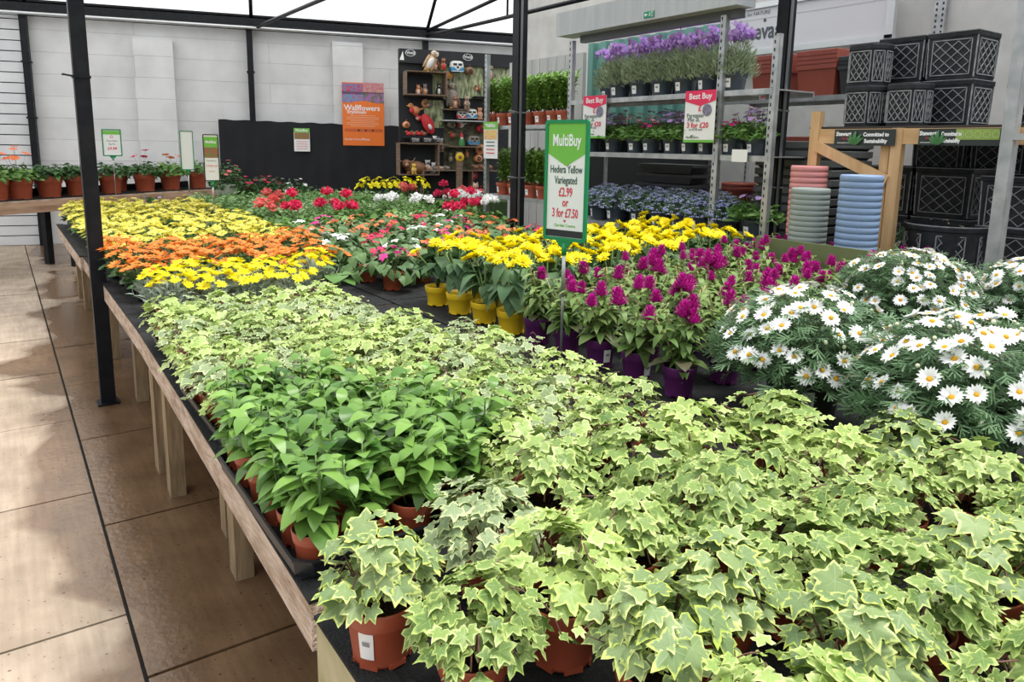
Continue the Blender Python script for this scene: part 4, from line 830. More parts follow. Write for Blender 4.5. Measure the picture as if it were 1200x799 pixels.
b.ball((.012, y, .012), (.004, .001, .004), 0, 8, 4); b.tube([(.010, y, .007), (.008, y, -.003)], .003, 0, 5); b.tube([(.008, y, -.003), (.0, y, -.014)], .002, 0, 5); b.tube([(.008, y, -.003), (.016, y, -.012)], .002, 0, 5); b.tube([(.010, y, .006), (.020, y, .002)], .0015, 0, 5); b.build('pictogram', [M_wt, mat('exit_green', (0, .3, .15))], t)
b = MB(); b.box((hx1-.0, SY-.1, 1.35), (.05, .05, 2.7)) if False else None
# plants on the shelves
M_navy = mat('slate_blue_pot', (.035, .05, .065), .42, col2=(.05, .065, .085), scale=5)
G_lav = leafmat('lavender_leaf', (.19, .26, .15), (.36, .42, .26), rough=.6)
def lavhead():
    b = MB(); b.lathe([(.004, 0), (.009, .006), (.009, .022), (.004, .03)], 8)
    for k in range(4): b.leaf(OVW[0], (0, 0, .027), vec(k*1.57+.3, .8), vec(k*1.57+.3), .034, 1, 1.1)
    return b.mesh('lav', [mat('lavender_purple', (.34, .16, .52), .6), P_lil])
LH = lavhead()
def lavender(pm, r=.105, h=.15):
    t = plantpot('lavender', r, h, pm, rim=.018, feet=False, sticker=True, lr=PI/2+rnd(-.2, .3), lw=.055); b = MB(); domeleaves(b, STRAP, 1300, .155, .225, h, .055, 0, (.4, 1.05), .3, -.8, 1.8, .7, wid=(1.0, 1.9)); 
    for k in range(20):
        a = rnd(0, 6.28); r_ = rnd(0, .15); p = vec(a)*r_+Vector((0, 0, h+.24+rnd(-.03, .06))); b.tube([(p.x*.4, p.y*.4, h+.1), p], .0016, 0, 4, cap=False); o = link('flower_spike', LH, t, p, (rnd(-.2, .2), rnd(-.2, .2), rnd(0, 6))); s = rnd(1.1, 1.6); o.scale = (s, s, s)
    b.build('foliage', [G_lav, M_gstem], t); return t
lv = [lavender(M_navy) for _ in range(3)]
def rowpx(protos, pxs, py, yy, z, lab, grp, sc=1.0, rz=None):
    n = len(pxs)
    for k, px in enumerate(pxs):
        x = G(px, py, y=yy).x; place(protos, (x, yy, z), rnd(-.3, .3) if rz is None else rz, lab % ORD[k] if '%s' in lab else lab, grp, sc if not isinstance(sc, tuple) else rnd(*sc))
YF, YB = SY-.12, SY-.34
rowpx(lv, [727, 751, 776, 803, 831, 860], 95, YF, S1, 'lavender in a slate pot, front row of the top shelf, %s from left', 'lavenders on the top shelf', .92)
rowpx(lv, [716, 741, 765, 790, 815], 92, YB, S1, 'lavender in a slate pot, rear row of the top shelf, %s from left', 'lavenders on the top shelf', .92)
def pinks(P, pm=M_navy, n=8, Hf=.2, leaf=None, tmpl=None, squarelabel=None, nm='pink_perennial', r=.085, h=.13):
    t = plantpot(nm, r, h, pm, rim=.014, feet=False, sticker=True, lr=PI/2+rnd(-.2, .2), lw=.05); b = MB(); domeleaves(b, tmpl or NAR, 230, .14, .11, h, .075, 0, (.4, 1), .4, -.3, 1.75)
    setflowers(t, [flowermesh(nm+'f', 6, .022, 1.2, [P, P], .25, tpl=PETW, tilt=.3)], n*2, .12, Hf, h+.02, stems=b, tmax=1.0, mind=.02); b.build('foliage', [leaf or G_md, M_gstem], t); return t
pk = [pinks(P_lp, n=12), pinks(P_lil, n=12), pinks(P_lp, n=6), pinks(P_pk, n=5, Hf=.12)]
rowpx(pk, [694, 719, 745, 763, 788, 809, 829, 857, 887], 165, YF, S2, 'small pink-flowered perennial, front row of the middle shelf, %s from left', 'pink perennials on the middle shelf', .92)
rowpx(pk, [706, 732, 757, 780, 803, 873], 162, YB, S2, 'small pink-flowered perennial, rear row of the middle shelf, %s from left', 'pink perennials on the middle shelf', 1.0)
def lob():
    t = plantpot('lobelia', .10, .15, M_navy, rim=.016, feet=False, sticker=True, lr=PI/2+rnd(-.3, .3), lw=.05); b = MB(); domeleaves(b, NAR, 330, .155, .15, .14, .05, 0, (.5, 1), .3, -.6, 1.75); b.build('foliage', [G_dai, M_gstem], t)
    f = MB()
    for k in range(190):
        a = rnd(0, 6.28); q = math.acos(1-1.1*rnd(0, 1)); p = Vector((math.cos(a)*math.sin(q)*.165, math.sin(a)*math.sin(q)*.165, .145+.165*math.cos(q)))
        for j in range(3): f.leaf(PETW, p, vec(a+j*2.1, rnd(-.3, .3)), p-Vector((0, 0, .1)), .017, 0, 1)
    o = f.build('tiny_flowers', P_blue, t); o['kind'] = 'stuff'; o['label'] = 'tiny pale blue flowers'; return t
lb = [lob() for _ in range(2)]
rowpx(lb, [703, 722, 750, 775, 800, 824, 850], 245, YF, S3, 'blue-flowered mound, front row of the bottom shelf, %s from left', 'blue lobelia mounds on the bottom shelf', .95)
rowpx(lb, [712, 738, 764, 790, 815, 843], 238, YB, S3, 'blue-flowered mound, rear row of the bottom shelf, %s from left', 'blue lobelia mounds on the bottom shelf', 1.0)
sc_ = pinks(P_lil, n=4, Hf=.2, leaf=G_md, nm='scabious'); place([sc_], (xx(886, 240, YF), YF, S3), 0, 'tall lilac-flowered plant at the right end of the bottom shelf', 'x', 1.1)
# tall green plants
def tallgreen():
    t = plantpot('tall_green_plant', .085, .13, M_terra, rim=.015, sticker=True, lr=PI/2+rnd(-.2, .2), lw=.05); b = MB()
    for k in range(10):
        a = rnd(0, 6.28); top = vec(a)*rnd(.02, .11)+Vector((0, 0, rnd(.38, .47))); b.tube([vec(a)*.03+Vector((0, 0, .12)), top], .003, 1, 4)
        for j in range(40): f = .08+.92*j/39; p = Vector((vec(a)*.03+Vector((0, 0, .12)))).lerp(top, f); b.leaf(random.choice(NAR), p, vec(j*2.4, rnd(.1, .9)), vec(j*2.4, 1.2), .085, 0, 1.15)
    b.build('foliage', [leafmat('lily_leaf', (.14, .30, .04), (.32, .50, .12), rough=.4), mat('brown_stem', (.16, .12, .06), .6)], t); return t
tg = [tallgreen() for _ in range(3)]
rowpx(tg, [579, 591, 604, 619, 635, 650, 662], 135, YF, G1, 'tall green plant on the upper shelf, front row, %s from left', 'tall green plants in red pots', 1.0)
rowpx(tg, [586, 600, 613, 629, 645, 658], 130, YB, G1, 'tall green plant on the upper shelf, rear row, %s from left', 'tall green plants in red pots', 1.05)
rowpx(tg, [590, 603, 623, 637, 652], 222, YF, G2, 'tall green plant on the lower shelf, front row, %s from left', 'tall green plants in red pots', .95)
rowpx(tg, [596, 612, 630, 645], 217, YB, G2, 'tall green plant on the lower shelf, rear row, %s from left', 'tall green plants in red pots', 1.0)
rowpx(tg, [684, 697], 138, YB, S1-.19, 'tall green plant seen between the racks, %s one', 'x', .9) if False else None
# best buy cards, plant card
def card(px0, py0, px1, py1, yy, label, kind):
    a = G(px0, py0, y=yy); b_ = G(px1, py1, y=yy); w_ = abs(a.x-b_.x); h_ = a.z-b_.z; t = thing('price_card', label, 'sign', ((a.x+b_.x)/2, yy, (a.z+b_.z)/2), PI)
    n = 8; b = MB(); vs = []
    for i in range(n+1):
        for sx in (-1, 1): vs.append((sx*w_/2, -.012*math.sin(PI*i/n), h_/2-h_*i/n))
    b.add(vs, [(2*i, 2*i+2, 2*i+3, 2*i+1) for i in range(n)]); 
    b2 = MB(); b2.box((0, 0.001, 0), (w_, .002, h_)); b2.build('card', M_white, t); y = -.003
    if kind == 'best':
        b = MB(); b.add([(-w_/2, y, h_/2), (-w_/2, y, h_*.30), (0, y, h_*.20), (w_/2, y, h_*.30), (w_/2, y, h_/2)], [(0, 1, 2, 3, 4)]); b.build('red_banner', mat('bright_red_print', (.78, .02, .10), .5), t)
        text('Best Buy', w_*.21, M_wt, t, (0, y-.001, h_*.385), bold=.001); text('£', w_*.2, M_red, t, (0, y-.001, h_*.15), bold=.001); b = MB(); b.lathe([(w_*.15, 0), (w_*.001, .001)], 18, M=Matrix.Rotation(PI/2, 3, 'X')); b.build('photo', mat('lavender_photo', (.10, .10, .14), .5, col2=(.30, .28, .40), scale=60), t, (w_*.24, y-.001, h_*.12))
        text('Perennial', w_*.15, M_txt, t, (-w_*.14, y, h_*.02)); text('Mix 2L', w_*.15, M_txt, t, (-w_*.18, y, -h_*.06)); text('3 for £20', w_*.19, M_red, t, (-w_*.05, y, -h_*.17), bold=.001); text('or £7.99 each', w_*.08, M_txt, t, (-w_*.1, y, -h_*.25)); plate(w_, h_*.05, M_lime, t, (0, y, -h_*.475), 'green_footer', .001); text('Garden Centre', w_*.07, M_txt, t, (-w_*.2, y, -h_*.4), name='small_print')
    elif kind == 'multi':
        plate(w_, h_*.2, M_lime, t, (0, y, h_*.4), 'green_banner', .001); text('MultiBuy', w_*.2, M_wt, t, (0, y-.002, h_*.4), bold=.001); plate(w_*.9, h_*.25, mat('fruit_photo', (.75, .30, .25), .5, col2=(.75, .65, .15), scale=40), t, (0, y, h_*.15), 'photo_strip', .001)
        for k in range(4): plate(w_*.6, h_*.025, M_txt if k < 2 else M_red, t, (0, y, -h_*(.05+.1*k)), 'text_line', .001)
    return t
card(804, 107, 836, 167, SY+.035, 'white price card with red top hanging from the right end of the lavender shelf', 'best')
card(684, 113, 709, 162, SY+.035, 'white price card with red top at the left end of the lavender shelf', 'best')
card(567, 143, 583, 186, SY+.035, 'narrow green-topped offer card clipped to the upright left of the black post', 'multi')
card(858, 175, 875, 190, SY+.03, 'small blank white tag hanging on the narrow shelf bay', 'none')
# stacked black crates inside the rack
M_crt = mat('dark_crate', (.035, .037, .042), .5)
for k in range(4):
    t = thing('planter_tray', 'black planter tray in the stack behind the blue lobelia, %s from the top' % ORD[3-k], 'tray', (xx(788, 205, SY-.62), SY-.62, S3+.16+k*.085)); b = MB(); b.box((0, 0, .035), (.62, .2, .07), 0, None, .88); b.box((0, 0, .068), (.66, .24, .022)); b.build('tray_body', M_crt, t); t['group'] = 'stacked black planter trays'
t = thing('crate_stand', 'low dark stand under the stack of black planter trays', 'stand', (xx(788, 205, SY-.62), SY-.62, 0)); b = MB(); b.box((0, 0, S3+.15), (.62, .2, .02)); 
for sx in (-1, 1): 
    for sy in (-1, 1): b.box((sx*.28, sy*.08, (S3+.14)/2), (.04, .04, S3+.14))
b.build('frame', M_black, t)
# ================================================================ right-hand side: stacked pots, timber rack, lattice planters
def stackpot(r, h, m):
    t = thing('glazed_pot', '', 'pot'); b = MB(); b.lathe([(r*.7, .003), (r*.72, 0), (r*.75, .01), (r*.93, h-.035), (r*.99, h-.03), (r*1.0, h-.018), (r*.985, h-.004), (r*.95, h), (r*.90, h-.006), (r*.86, h-.04), (r*.68, .012), (.002, .012)], 32); b.build('pot_body', m, t); return t
M_pink = mat('pink_glaze', (.60, .24, .24), .4); M_gry = mat('grey_green_glaze', (.26, .30, .28), .4); M_blu = mat('blue_glaze', (.22, .32, .50), .4); M_blu2 = mat('deep_blue_glaze', (.06, .10, .22), .4)
YS = -3.85
def stack(m, pxc, py, yy, r, n, dz, z0, lab, grp):
    p = [stackpot(r, .17, m)]; x = G(pxc, py, y=yy).x
    for k in range(n): place(p, (x, yy, z0+k*dz), 0, lab % ('at the bottom' if k == 0 else 'at the top' if k == n-1 else ORD[k]+' from the bottom'), grp)
ztp = lambda px, py, yy: G(px, py, y=yy).z
# bench with olive edge under the stacks
xa, xb_ = G(1062, 285, y=-3.75).x, G(905, 290, y=-3.75).x; zlip = G(975, 284, y=-3.75).z; zb = .84
t = thing('pot_bench', 'olive green trough bench carrying the stacks of glazed pots', 'bench', ((xa+xb_)/2, -3.82, 0)); L_ = xb_-xa
M_olb = mat('olive_painted_wood', (.12, .15, .06), .6, col2=(.16, .19, .08), scale=5)
b = MB(); b.box((0, 0, zb-.02), (L_, .42, .03)); b.box((0, .21, (zb-.03+zlip)/2), (L_+.02, .02, zlip-zb+.03)); b.box((-L_/2, 0, (zb-.03+zlip)/2), (.02, .42, zlip-zb+.03)); b.build('bench_top', M_olb, t)
for sx in (-1, 1):
    for sy in (-1, 1): b = MB(); b.box((sx*(L_/2-.05), sy*.12, (ZT+.006+zb-.035)/2), (.05, .05, zb-.035-ZT-.006)); b.build('leg', M_olb, t)
r1 = .108
tp = ztp(975, 225, -3.78)+.02; hN = tp-zb; n = max(3, round((hN-.17)/.028)); stack(M_gry, 947, 260, -3.76, r1*.97, 14, (G(947, 238, y=-3.76).z-.17-zb+.0)/8 if False else .030, zb-.004, 'grey-green glazed pot in the left front stack, %s', 'stacked grey-green pots')
stack(M_blu, 1005, 260, -3.76, r1*1.0, 15, .034, zb-.004, 'pale blue glazed pot in the right stack, %s', 'stacked blue pots')
stack(M_pink, 945, 240, -3.985, r1*.98, 16, .034, zb-.004, 'pink glazed pot in the rear stack, %s', 'stacked pink pots')
# timber rack
M_pine = mat('new_pine', (.55, .33, .15), .55, col2=(.68, .45, .24), scale=4, stretch=(6, 6, .8)); M_pineh = mat('new_pine_rail', (.55, .33, .15), .55, col2=(.68, .45, .24), scale=4, stretch=(.8, 6, 6))
YT = -4.12
pz = lambda px, py, yy: G(px, py, y=yy)
xp0, xp1 = pz(953, 200, YT).x, pz(1048, 210, YT).x; zr = pz(1050, 150, YT).z
RB = -5.4
t = thing('timber_rack', 'new pine timber rack with a diagonal brace carrying the black lattice planters', 'rack', ((xp0+xp1)/2, YT, 0)); cx = (xp0+xp1)/2
for x, hh_ in ((xp0, pz(955, 131, YT).z), (xp1, zr)):
    b = MB(); b.box((x-cx, 0, hh_/2), (.06, .045, hh_)); b.build('post', M_pine, t)
b = MB(); b.box((xp1-cx+.075, -.03, (zr-.02)/2), (.05, .045, zr-.02)); b.build('post', M_pine, t)
b = MB(); b.bar((xp0-cx-.02, .02, pz(975, 175, YT).z+.02), (xp1-cx+.03, .02, pz(1036, 212, YT).z), .03, .06); b.build('diagonal_brace', M_pine, t)
xe = pz(1230, 155, YT).x
b = MB(); b.box(((xp0+xe)/2-cx, -.005, zr-.045), (xp0-xe+.05, .045, .085)); b.build('front_rail', M_pineh, t)
b = MB(); b.box(((xp0+xe)/2-cx, (RB-YT)/2, zr+.006), (xp0-xe+.1, YT-RB, .012)); b.build('shelf', mat('dark_shelf_board', (.03, .028, .026), .7), t)
b = MB(); b.box(((xp0+xe)/2-cx, RB-YT, zr/2), (.05, .05, zr)); b.box((xe-cx+.05, RB-YT, zr/2), (.05, .05, zr)); b.box((xp0-cx, RB-YT, zr/2), (.05, .05, zr)); b.build('rear_posts', M_pine, t)
def stewart(p0, p1, full, label):
    a, b_ = pz(*p0, YT+.035), pz(*p1, YT+.035); w_ = abs(a.x-b_.x); h_ = a.z-b_.z; t = thing('shelf_banner', label, 'sign', ((a.x+b_.x)/2, YT+.035, (a.z+b_.z)/2), PI); plate(w_, h_, mat('charcoal_print', (.022, .03, .028), .5), t, (0, 0, 0), 'strip', .006); y = -.0045
    k = .34 if not full else .28
    text('Stewart', h_*.36, M_wt, t, (-w_/2+w_*.16*(1 if not full else .75), y, h_*.22), bold=.0012, sx=.9); text('Garden', h_*.18, M_red, t, (-w_/2+w_*.2*(1 if not full else .75), y, -h_*.06)); text('stewart-garden.co.uk', h_*.13, M_wt, t, (-w_/2+w_*.17*(1 if not full else .72), y, -h_*.32), name='small_print', sx=.8)
    b = MB(); 
    for i in range(5): b.leaf(NAR[0], (-w_/2+w_*(.36 if not full else .25), y-.0005*i, -h_*.48), (.55*(i-2), 0, 1), (0, -1, 0), h_*(.95-.1*abs(i-2)), 0, 1.1)
    b.build('leaf_print', mat('leaf_print', (.05, .18, .05), .5), t)
    cx_ = w_*(.2 if not full else -.08); text('Committed to', h_*.33, M_wt, t, (cx_, y-.001, h_*.18), bold=.0012, sx=.85 if not full else .6); text('Sustainability', h_*.33, M_wt, t, (cx_, y-.001, -h_*.22), bold=.0012, sx=.85 if not full else .6)
    if full:
        plate(w_*.52, h_*.62, mat('lime_panel', (.28, .40, .08), .5), t, (w_*.235, y, h_*.16), 'lime_panel', .001)
        for i in range(5): b = MB(); b.lathe([(h_*.2, 0), (h_*.17, 0)], 14, M=Matrix.Rotation(PI/2, 3, 'X')); b.build('round_icon', mat('pale_lime', (.5, .62, .25), .5), t, (w_*(.03+.105*i), y-.001, h_*.16))
    return t
stewart((979, 152), (1048, 171), False, 'left dark banner with white writing on the pine rack')
stewart((1078, 151), (1171, 171), True, 'right dark banner with a lime panel of round icons on the pine rack')
# lattice planters
M_lead = mat('faux_lead', (.014, .016, .02), .5, 0, spec=.3, col2=(.03, .033, .038), scale=20); M_leadh = mat('brushed_silver_edges', (.20, .21, .22), .45, .1, col2=(.36, .37, .38), scale=30)
def lattice(b, o, ux, w_, h_, nx=3, nz=3, nrm=None, y0=0.0):
    "diamond lattice in relief on a face; o = face centre"
    o = Vector(o); ux = Vector(ux).normalized(); uz = Vector((0, 0, 1)); n_ = Vector(nrm)
    def P(a, c): return o+ux*a+uz*c+n_*.003
    W2, H2 = w_/2, h_/2
    for p, q in (((-W2, -H2), (W2, -H2)), ((W2, -H2), (W2, H2)), ((W2, H2), (-W2, H2)), ((-W2, H2), (-W2, -H2))): b.bar(P(*p), P(*q), .0045, .005, 1)
    W2 -= .008; H2 -= .008; nk = nx*2
    for s in (1, -1):
        for k in range(-nx+1, nx):
            # lines z = s*x*(H/W) + k*H2*2/nx
            pts = []
            for x in (-W2, W2):
                z = s*x*H2/W2+k*2*H2/nx
                if abs(z) <= H2+1e-6: pts.append((x, z))
            for z in (-H2, H2):
                x = (z-k*2*H2/nx)*W2/H2*s
                if abs(x) < W2-1e-6: pts.append((x, z))
            if len(pts) >= 2: b.bar(P(*pts[0]), P(*pts[1]), .0035, .004, 1)
def sqplanter(s, h, name='square_planter', nx=3):
    t = thing(name, '', 'planter'); b = MB(); 
    rings = [(s*.455, 0), (s*.46, .003), (s*.48, h-.035), (s*.495, h-.03), (s*.5, h-.012), (s*.495, h-.002), (s*.47, h), (s*.45, h-.006), (s*.43, .02), (.002, .02)]
    vs = [(sx*r, sy*r, z) for r, z in rings for sx, sy in ((1, 1), (-1, 1), (-1, -1), (1, -1))]; b.add(vs, [(i*4+k, i*4+(k+1) % 4, (i+1)*4+(k+1) % 4, (i+1)*4+k) for i in range(len(rings)-1) for k in range(4)])
    for sx, sy in ((1, 1), (-1, 1), (-1, -1), (1, -1)): b.bar((sx*s*.462, sy*s*.462, .01), (sx*s*.482, sy*s*.482, h-.03), .006, .006, 1)
    for ux, n_ in (((1, 0, 0), (0, 1, 0)), ((0, 1, 0), (-1, 0, 0)), ((1, 0, 0), (0, -1, 0)), ((0, 1, 0), (1, 0, 0))): lattice(b, Vector(n_)*(s*.477)+Vector((0, 0, h*.46)), ux, s*.76, h*.72, nx, nx, n_)
    b.bar((-s*.5, s*.5, h-.004), (s*.5, s*.5, h-.004), .004, .004, 1); b.bar((-s*.5, s*.5, h-.004), (-s*.5, -s*.5, h-.004), .004, .004, 1)
    b.build('planter_body', [M_lead, M_leadh], t); return t
def hexplanter(s, h, name='octagonal_planter', n=8, rnd_=False):
    t = thing(name, '', 'planter'); b = MB(); R_ = s/2
    def ring(r, z):
        if rnd_: return [(r*math.cos(2*PI*k/32), r*math.sin(2*PI*k/32), z) for k in range(32)]
        c = .30; return [(r*(x), r*(y_), z) for x, y_ in ((1, -c), (1, c), (c+.3, .94), (-c-.3, .94), (-1, c), (-1, -c), (-c-.3, -.94), (c+.3, -.94))]
    rs = [(R_*.90, 0), (R_*.91, .003), (R_*.95, h-.035), (R_*.99, h-.03), (R_, h-.010), (R_*.98, h), (R_*.92, h-.003), (R_*.86, .02)]; N = len(ring(1, 0)); vs = sum([ring(*q) for q in rs], [])
    b.add(vs, [(i*N+k, i*N+(k+1) % N, (i+1)*N+(k+1) % N, (i+1)*N+k) for i in range(len(rs)-1) for k in range(N)]); b.add([(x, y_, .02) for x, y_, z in ring(R_*.86, 0)], [tuple(range(N))])
    if rnd_:
        for k in range(6):
            a = k*PI/3; lattice(b, (R_*.90*math.cos(a), R_*.90*math.sin(a), h*.47), (-math.sin(a), math.cos(a), 0), R_*.62, h*.66, 3, 3, (math.cos(a), math.sin(a), 0))
        b.tube([(R_*.985*math.cos(2*PI*k/32), R_*.985*math.sin(2*PI*k/32), h-.003) for k in range(33)], .0035, 1, 5, cap=False)
    else:
        for n_, ux, w_ in (((0, 1, 0), (1, 0, 0), s*.52), ((0, -1, 0), (1, 0, 0), s*.52), ((1, 0, 0), (0, 1, 0), s*.26), ((-1, 0, 0), (0, 1, 0), s*.26)): lattice(b, Vector(n_)*(R_*(.885 if n_[0] == 0 else .935))+Vector((0, 0, h*.46)), ux, w_, h*.72, 3 if n_[0] == 0 else 2, 3, n_)
        for s2 in (1, -1):
            dv = Vector((.848*s2, .53, 0)).normalized(); tv = Vector((-dv.y, dv.x, 0)); lattice(b, Vector((.8*s2, .62, 0))*(R_*.935)+Vector((0, 0, h*.46)), tv, s*.26, h*.72, 2, 3, dv)
    b.build('planter_body', [M_lead, M_leadh], t); return t
# planters on the upper shelf ; a planter's near left face lies on y = const, its right face on x = const
ZS = zr+.012
def P2(px, py, yy): return G(px, py, y=yy)
sq = sqplanter(.27, .262); hx = hexplanter(.235, .235)
sqb = sqplanter(.33, .30, 'large_square_planter', 3); rdp = hexplanter(.44, .27, 'round_planter', rnd_=True)
yq = -4.42                     # front face plane of the big squares
xc = G(1141, 95, y=yq).x       # their shared near corner
def sqat(xcorner, yface, z, s, proto, lb, g='square lattice planters'): place([proto], (xcorner+s/2, yface-s/2, z), 0, lb, g)
sqat(xc, yq, ZS, .27, sq, 'square black lattice planter on the pine rack, lower one of the right-hand pair'); sqat(xc, yq, ZS+.262, .27, sq, 'square black lattice planter on the pine rack, topmost at the right')
sqat(xc+.285, yq, ZS, .27, sq, 'square black lattice planter on the rack behind the octagonal ones, lower'); sqat(xc+.285, yq, ZS+.262, .27, sq, 'square black lattice planter on the rack behind the octagonal ones, upper')
x2 = G(1195, 90, y=-4.72).x
for k in range(2): sqat(x2-.12, -4.95, ZS+k*.262, .27, sq, 'square lattice planter behind the grey upright, %s' % ('lower', 'upper')[k])
for (px, yy, z, lb) in [(1013, -4.24, 0, 'octagonal black lattice planter at the bottom left of the rack shelf'), (1063, -4.26, 0, 'octagonal black lattice planter in the middle front of the rack shelf')]: place([hx], (G(px, 120, y=yy).x, yy-.02, ZS+z), 0, lb, 'octagonal lattice planters')
place([hx], (G(1018, 70, y=-4.26).x, -4.28, ZS+.236), 0, 'octagonal black lattice planter stacked at the top left', 'octagonal lattice planters')
place([hx], (G(1103, 120, y=-4.33).x, -4.29, ZS), 0, 'octagonal black lattice planter at the front right, before the square ones', 'octagonal lattice planters') if False else None
# lower level: a low plinth, round pots, squares, more squares
zl = G(1140, 262, y=-4.55).z
t = thing('low_platform', 'low dark platform under the lower lattice planters', 'platform', (G(1120, 250, y=-4.6).x, -4.85, 0)); zf_ = zl-.29
b = MB(); b.box((-.1, 0, zf_-.01), (1.9, 1.0, .02)); b.build('deck', mat('dark_shelf_board', (.03, .03, .03)), t)
for sx in (-1, .8):
    for sy in (-1, 1): b = MB(); b.box((sx*.8, sy*.45, (zf_-.02)/2), (.06, .06, zf_-.02)); b.build('leg', M_black, t)
xk = G(1139, 220, y=-4.62).x
for k in range(2): sqat(xk, -4.62, zf_+k*.30, .33, sqb, 'large square lattice planter below the rack shelf, %s of the middle pair' % ('lower', 'upper')[k], 'large square lattice planters')
for k in range(2): sqat(xk+.35, -4.62, zf_+k*.30, .33, sqb, 'large square lattice planter below the rack shelf, %s of the left pair' % ('lower', 'upper')[k], 'large square lattice planters')
for k in range(3): sqat(xk-.12, -5.02, zf_+k*.27, .33, sqb, 'lattice planter in the shadowed rear row under the rack, right column, %s' % ('lowest', 'middle', 'highest')[k], 'rear lattice planters'); sqat(xk+.24, -5.02, zf_+k*.27, .33, sqb, 'lattice planter in the shadowed rear row under the rack, left column, %s' % ('lowest', 'middle', 'highest')[k], 'rear lattice planters')
xk3 = G(1192, 220, y=-4.45).x
for k in range(2): sqat(xk3-.16, -4.40, zf_+k*.27, .30, sqb, 'large square lattice planter right of the grey upright, %s one' % ('lower', 'upper')[k], 'large square lattice planters')
p = G(1110, 262, y=-4.32); t = rdp; place([rdp], (p.x, -4.33, max(.757, p.z-.27)), 0, 'wide round black lattice planter below the rack, just behind the white marguerites', 'round lattice planters')
p2 = G(1055, 262, y=-4.36); place([rdp], (p2.x+.08, -4.80+.0, .757), 0, 'smaller round black planter behind the pine post', 'round lattice planters', .8) if False else None
# stand for the round planter
zst = max(.757, p.z-.27)
t = thing('plinth', 'dark plinth under the round black lattice planter', 'stand', (p.x, -4.36, 0)); b = MB(); b.box((0, 0, zst/2), (.34, .3, zst)); b.build('block', mat('dark_shelf_board', (.03, .03, .03)), t)
# grey upright at right edge
gu = thing('rack_upright', 'thick galvanised rack upright at the right edge in front of the lattice planters', 'post', (G(1168, 200, y=-3.95).x, -4.02, 0)); b = MB(); b.box((0, 0, 1.5), (.055, .007, 3.0)); b.box((-.027, -.028, 1.5), (.006, .055, 3.0)); b.box((.027, -.012, 1.5), (.006, .025, 3.0)); b.build('channel', M_galv, gu)
b = MB(); b.box((-.1, -.01, zr-.05), (.16, .04, .03)); b.build('bracket', M_galv, gu)
# slotted upright + wire on the wall
t = thing('slotted_upright', 'slotted silver upright on the pale wall above the black planters', 'post', (G(1103, 10, y=-6.46).x, -6.46, 0)); b = MB(); b.box((0, 0, 1.8), (.09, .04, 3.6)); 
for k in range(34):
    for sx in (-1, 1): b.box((sx*.025, .021, 2.0+k*.045), (.014, .002, .02), 1)
b.build('channel', [M_galv, mat('slot_dark', (.03, .03, .03))], t)
# banner board on the right wall
BYY = -6.30; a = G(840, 5, y=BYY); c_ = G(1043, 42, y=BYY); zt1, zb1 = G(862, 13, y=BYY).z+.0, G(930, 57, y=BYY).z; zt1 = G(862, 12, y=BYY).z
xL, xR_ = a.x+.5, c_.x; t = thing('banner_board', 'wide white framed banner board high on the right wall behind the stacked troughs', 'sign', ((xL+xR_)/2, BYY, (zt1+zb1)/2), PI); w_, h_ = xL-xR_, zt1-zb1
plate(w_, h_, mat('banner_white', (.66, .65, .68), .45), t, (0, 0, 0), 'panel', .02)
b = MB()
for s in (1, -1): b.box((0, -.01, s*h_/2), (w_+.08, .05, .05)); b.box((s*w_/2, -.01, 0), (.07, .05, h_+.05))
b.build('frame', M_silver, t)
xt = -(G(892, 35, y=BYY).x-(xL+xR_)/2); tx_ = G(892, 35, y=BYY).z-(zt1+zb1)/2
M_bp = mat('dark_grey_print', (.07, .08, .10), .5)
text('artevası', .185, M_bp, t, (xt, -.013, tx_-.02), bold=.004, sx=.95, sy=1.2); b = MB(); b.lathe([(.017, 0), (.0005, .001)], 16, M=Matrix.Rotation(PI/2, 3, 'X')); b.build('dot', M_bp, t, (xt+.045, -.013, tx_+.085))
text('ROOTING for NATURE', .050, M_bp, t, (-(G(878, 17, y=BYY).x-(xL+xR_)/2), -.013, G(878, 18, y=BYY).z-(zt1+zb1)/2))
b = MB(); b.box((0, -.012, h_*.22), (w_*.95, .001, .006)); b.build('printed_line', mat('pale_line', (.5, .5, .52), .5), t)
# shelving behind with trough stacks
YR = -5.15; zA = G(945, 113, y=YR).z; xA, xB = G(1035, 110, y=YR).x-.15, G(838, 110, y=YR).x
t = shelving('metal_shelving', 'silver rack against the right wall carrying stacked red and black troughs', xA, xB, (zA, G(945, 186, y=YR).z-.28), (xA, xB, ), YR, .5, zA+.05)
def trough(L_, W_, H_, m, nm='plant_trough'):
    t = thing(nm, '', 'trough'); b = MB(); rings = [(.84, 0), (.85, .004), (.95, H_-.05), (1.0, H_-.045), (1.0, H_-.004), (.985, H_), (.94, H_-.004), (.82, .02)]
    vs = [(sx*L_/2*k, sy*W_/2*k, z) for k, z in rings for sx, sy in ((1, 1), (-1, 1), (-1, -1), (1, -1))]; b.add(vs, [(i*4+k, i*4+(k+1) % 4, (i+1)*4+(k+1) % 4, (i+1)*4+k) for i in range(len(rings)-1) for k in range(4)]+[(31, 30, 29, 28)]); b.build('trough_body', m, t); return t
M_rt = mat('brick_red_plastic', (.26, .055, .035), .45, col2=(.30, .07, .045), scale=5); M_st = mat('charcoal_plastic', (.028, .032, .036), .45)
trr = trough(.34, .40, .25, M_rt); trb = trough(.36, .40, .23, M_st)
def tstack(p, x, yy, z, n, dz, lb, g):
    for k in range(n): place([p], (x, yy, z+k*dz), 0, lb % ('bottom one' if k == 0 else 'top one' if k == n-1 else ORD[k]+' from the bottom'), g)
yc = YR-.24
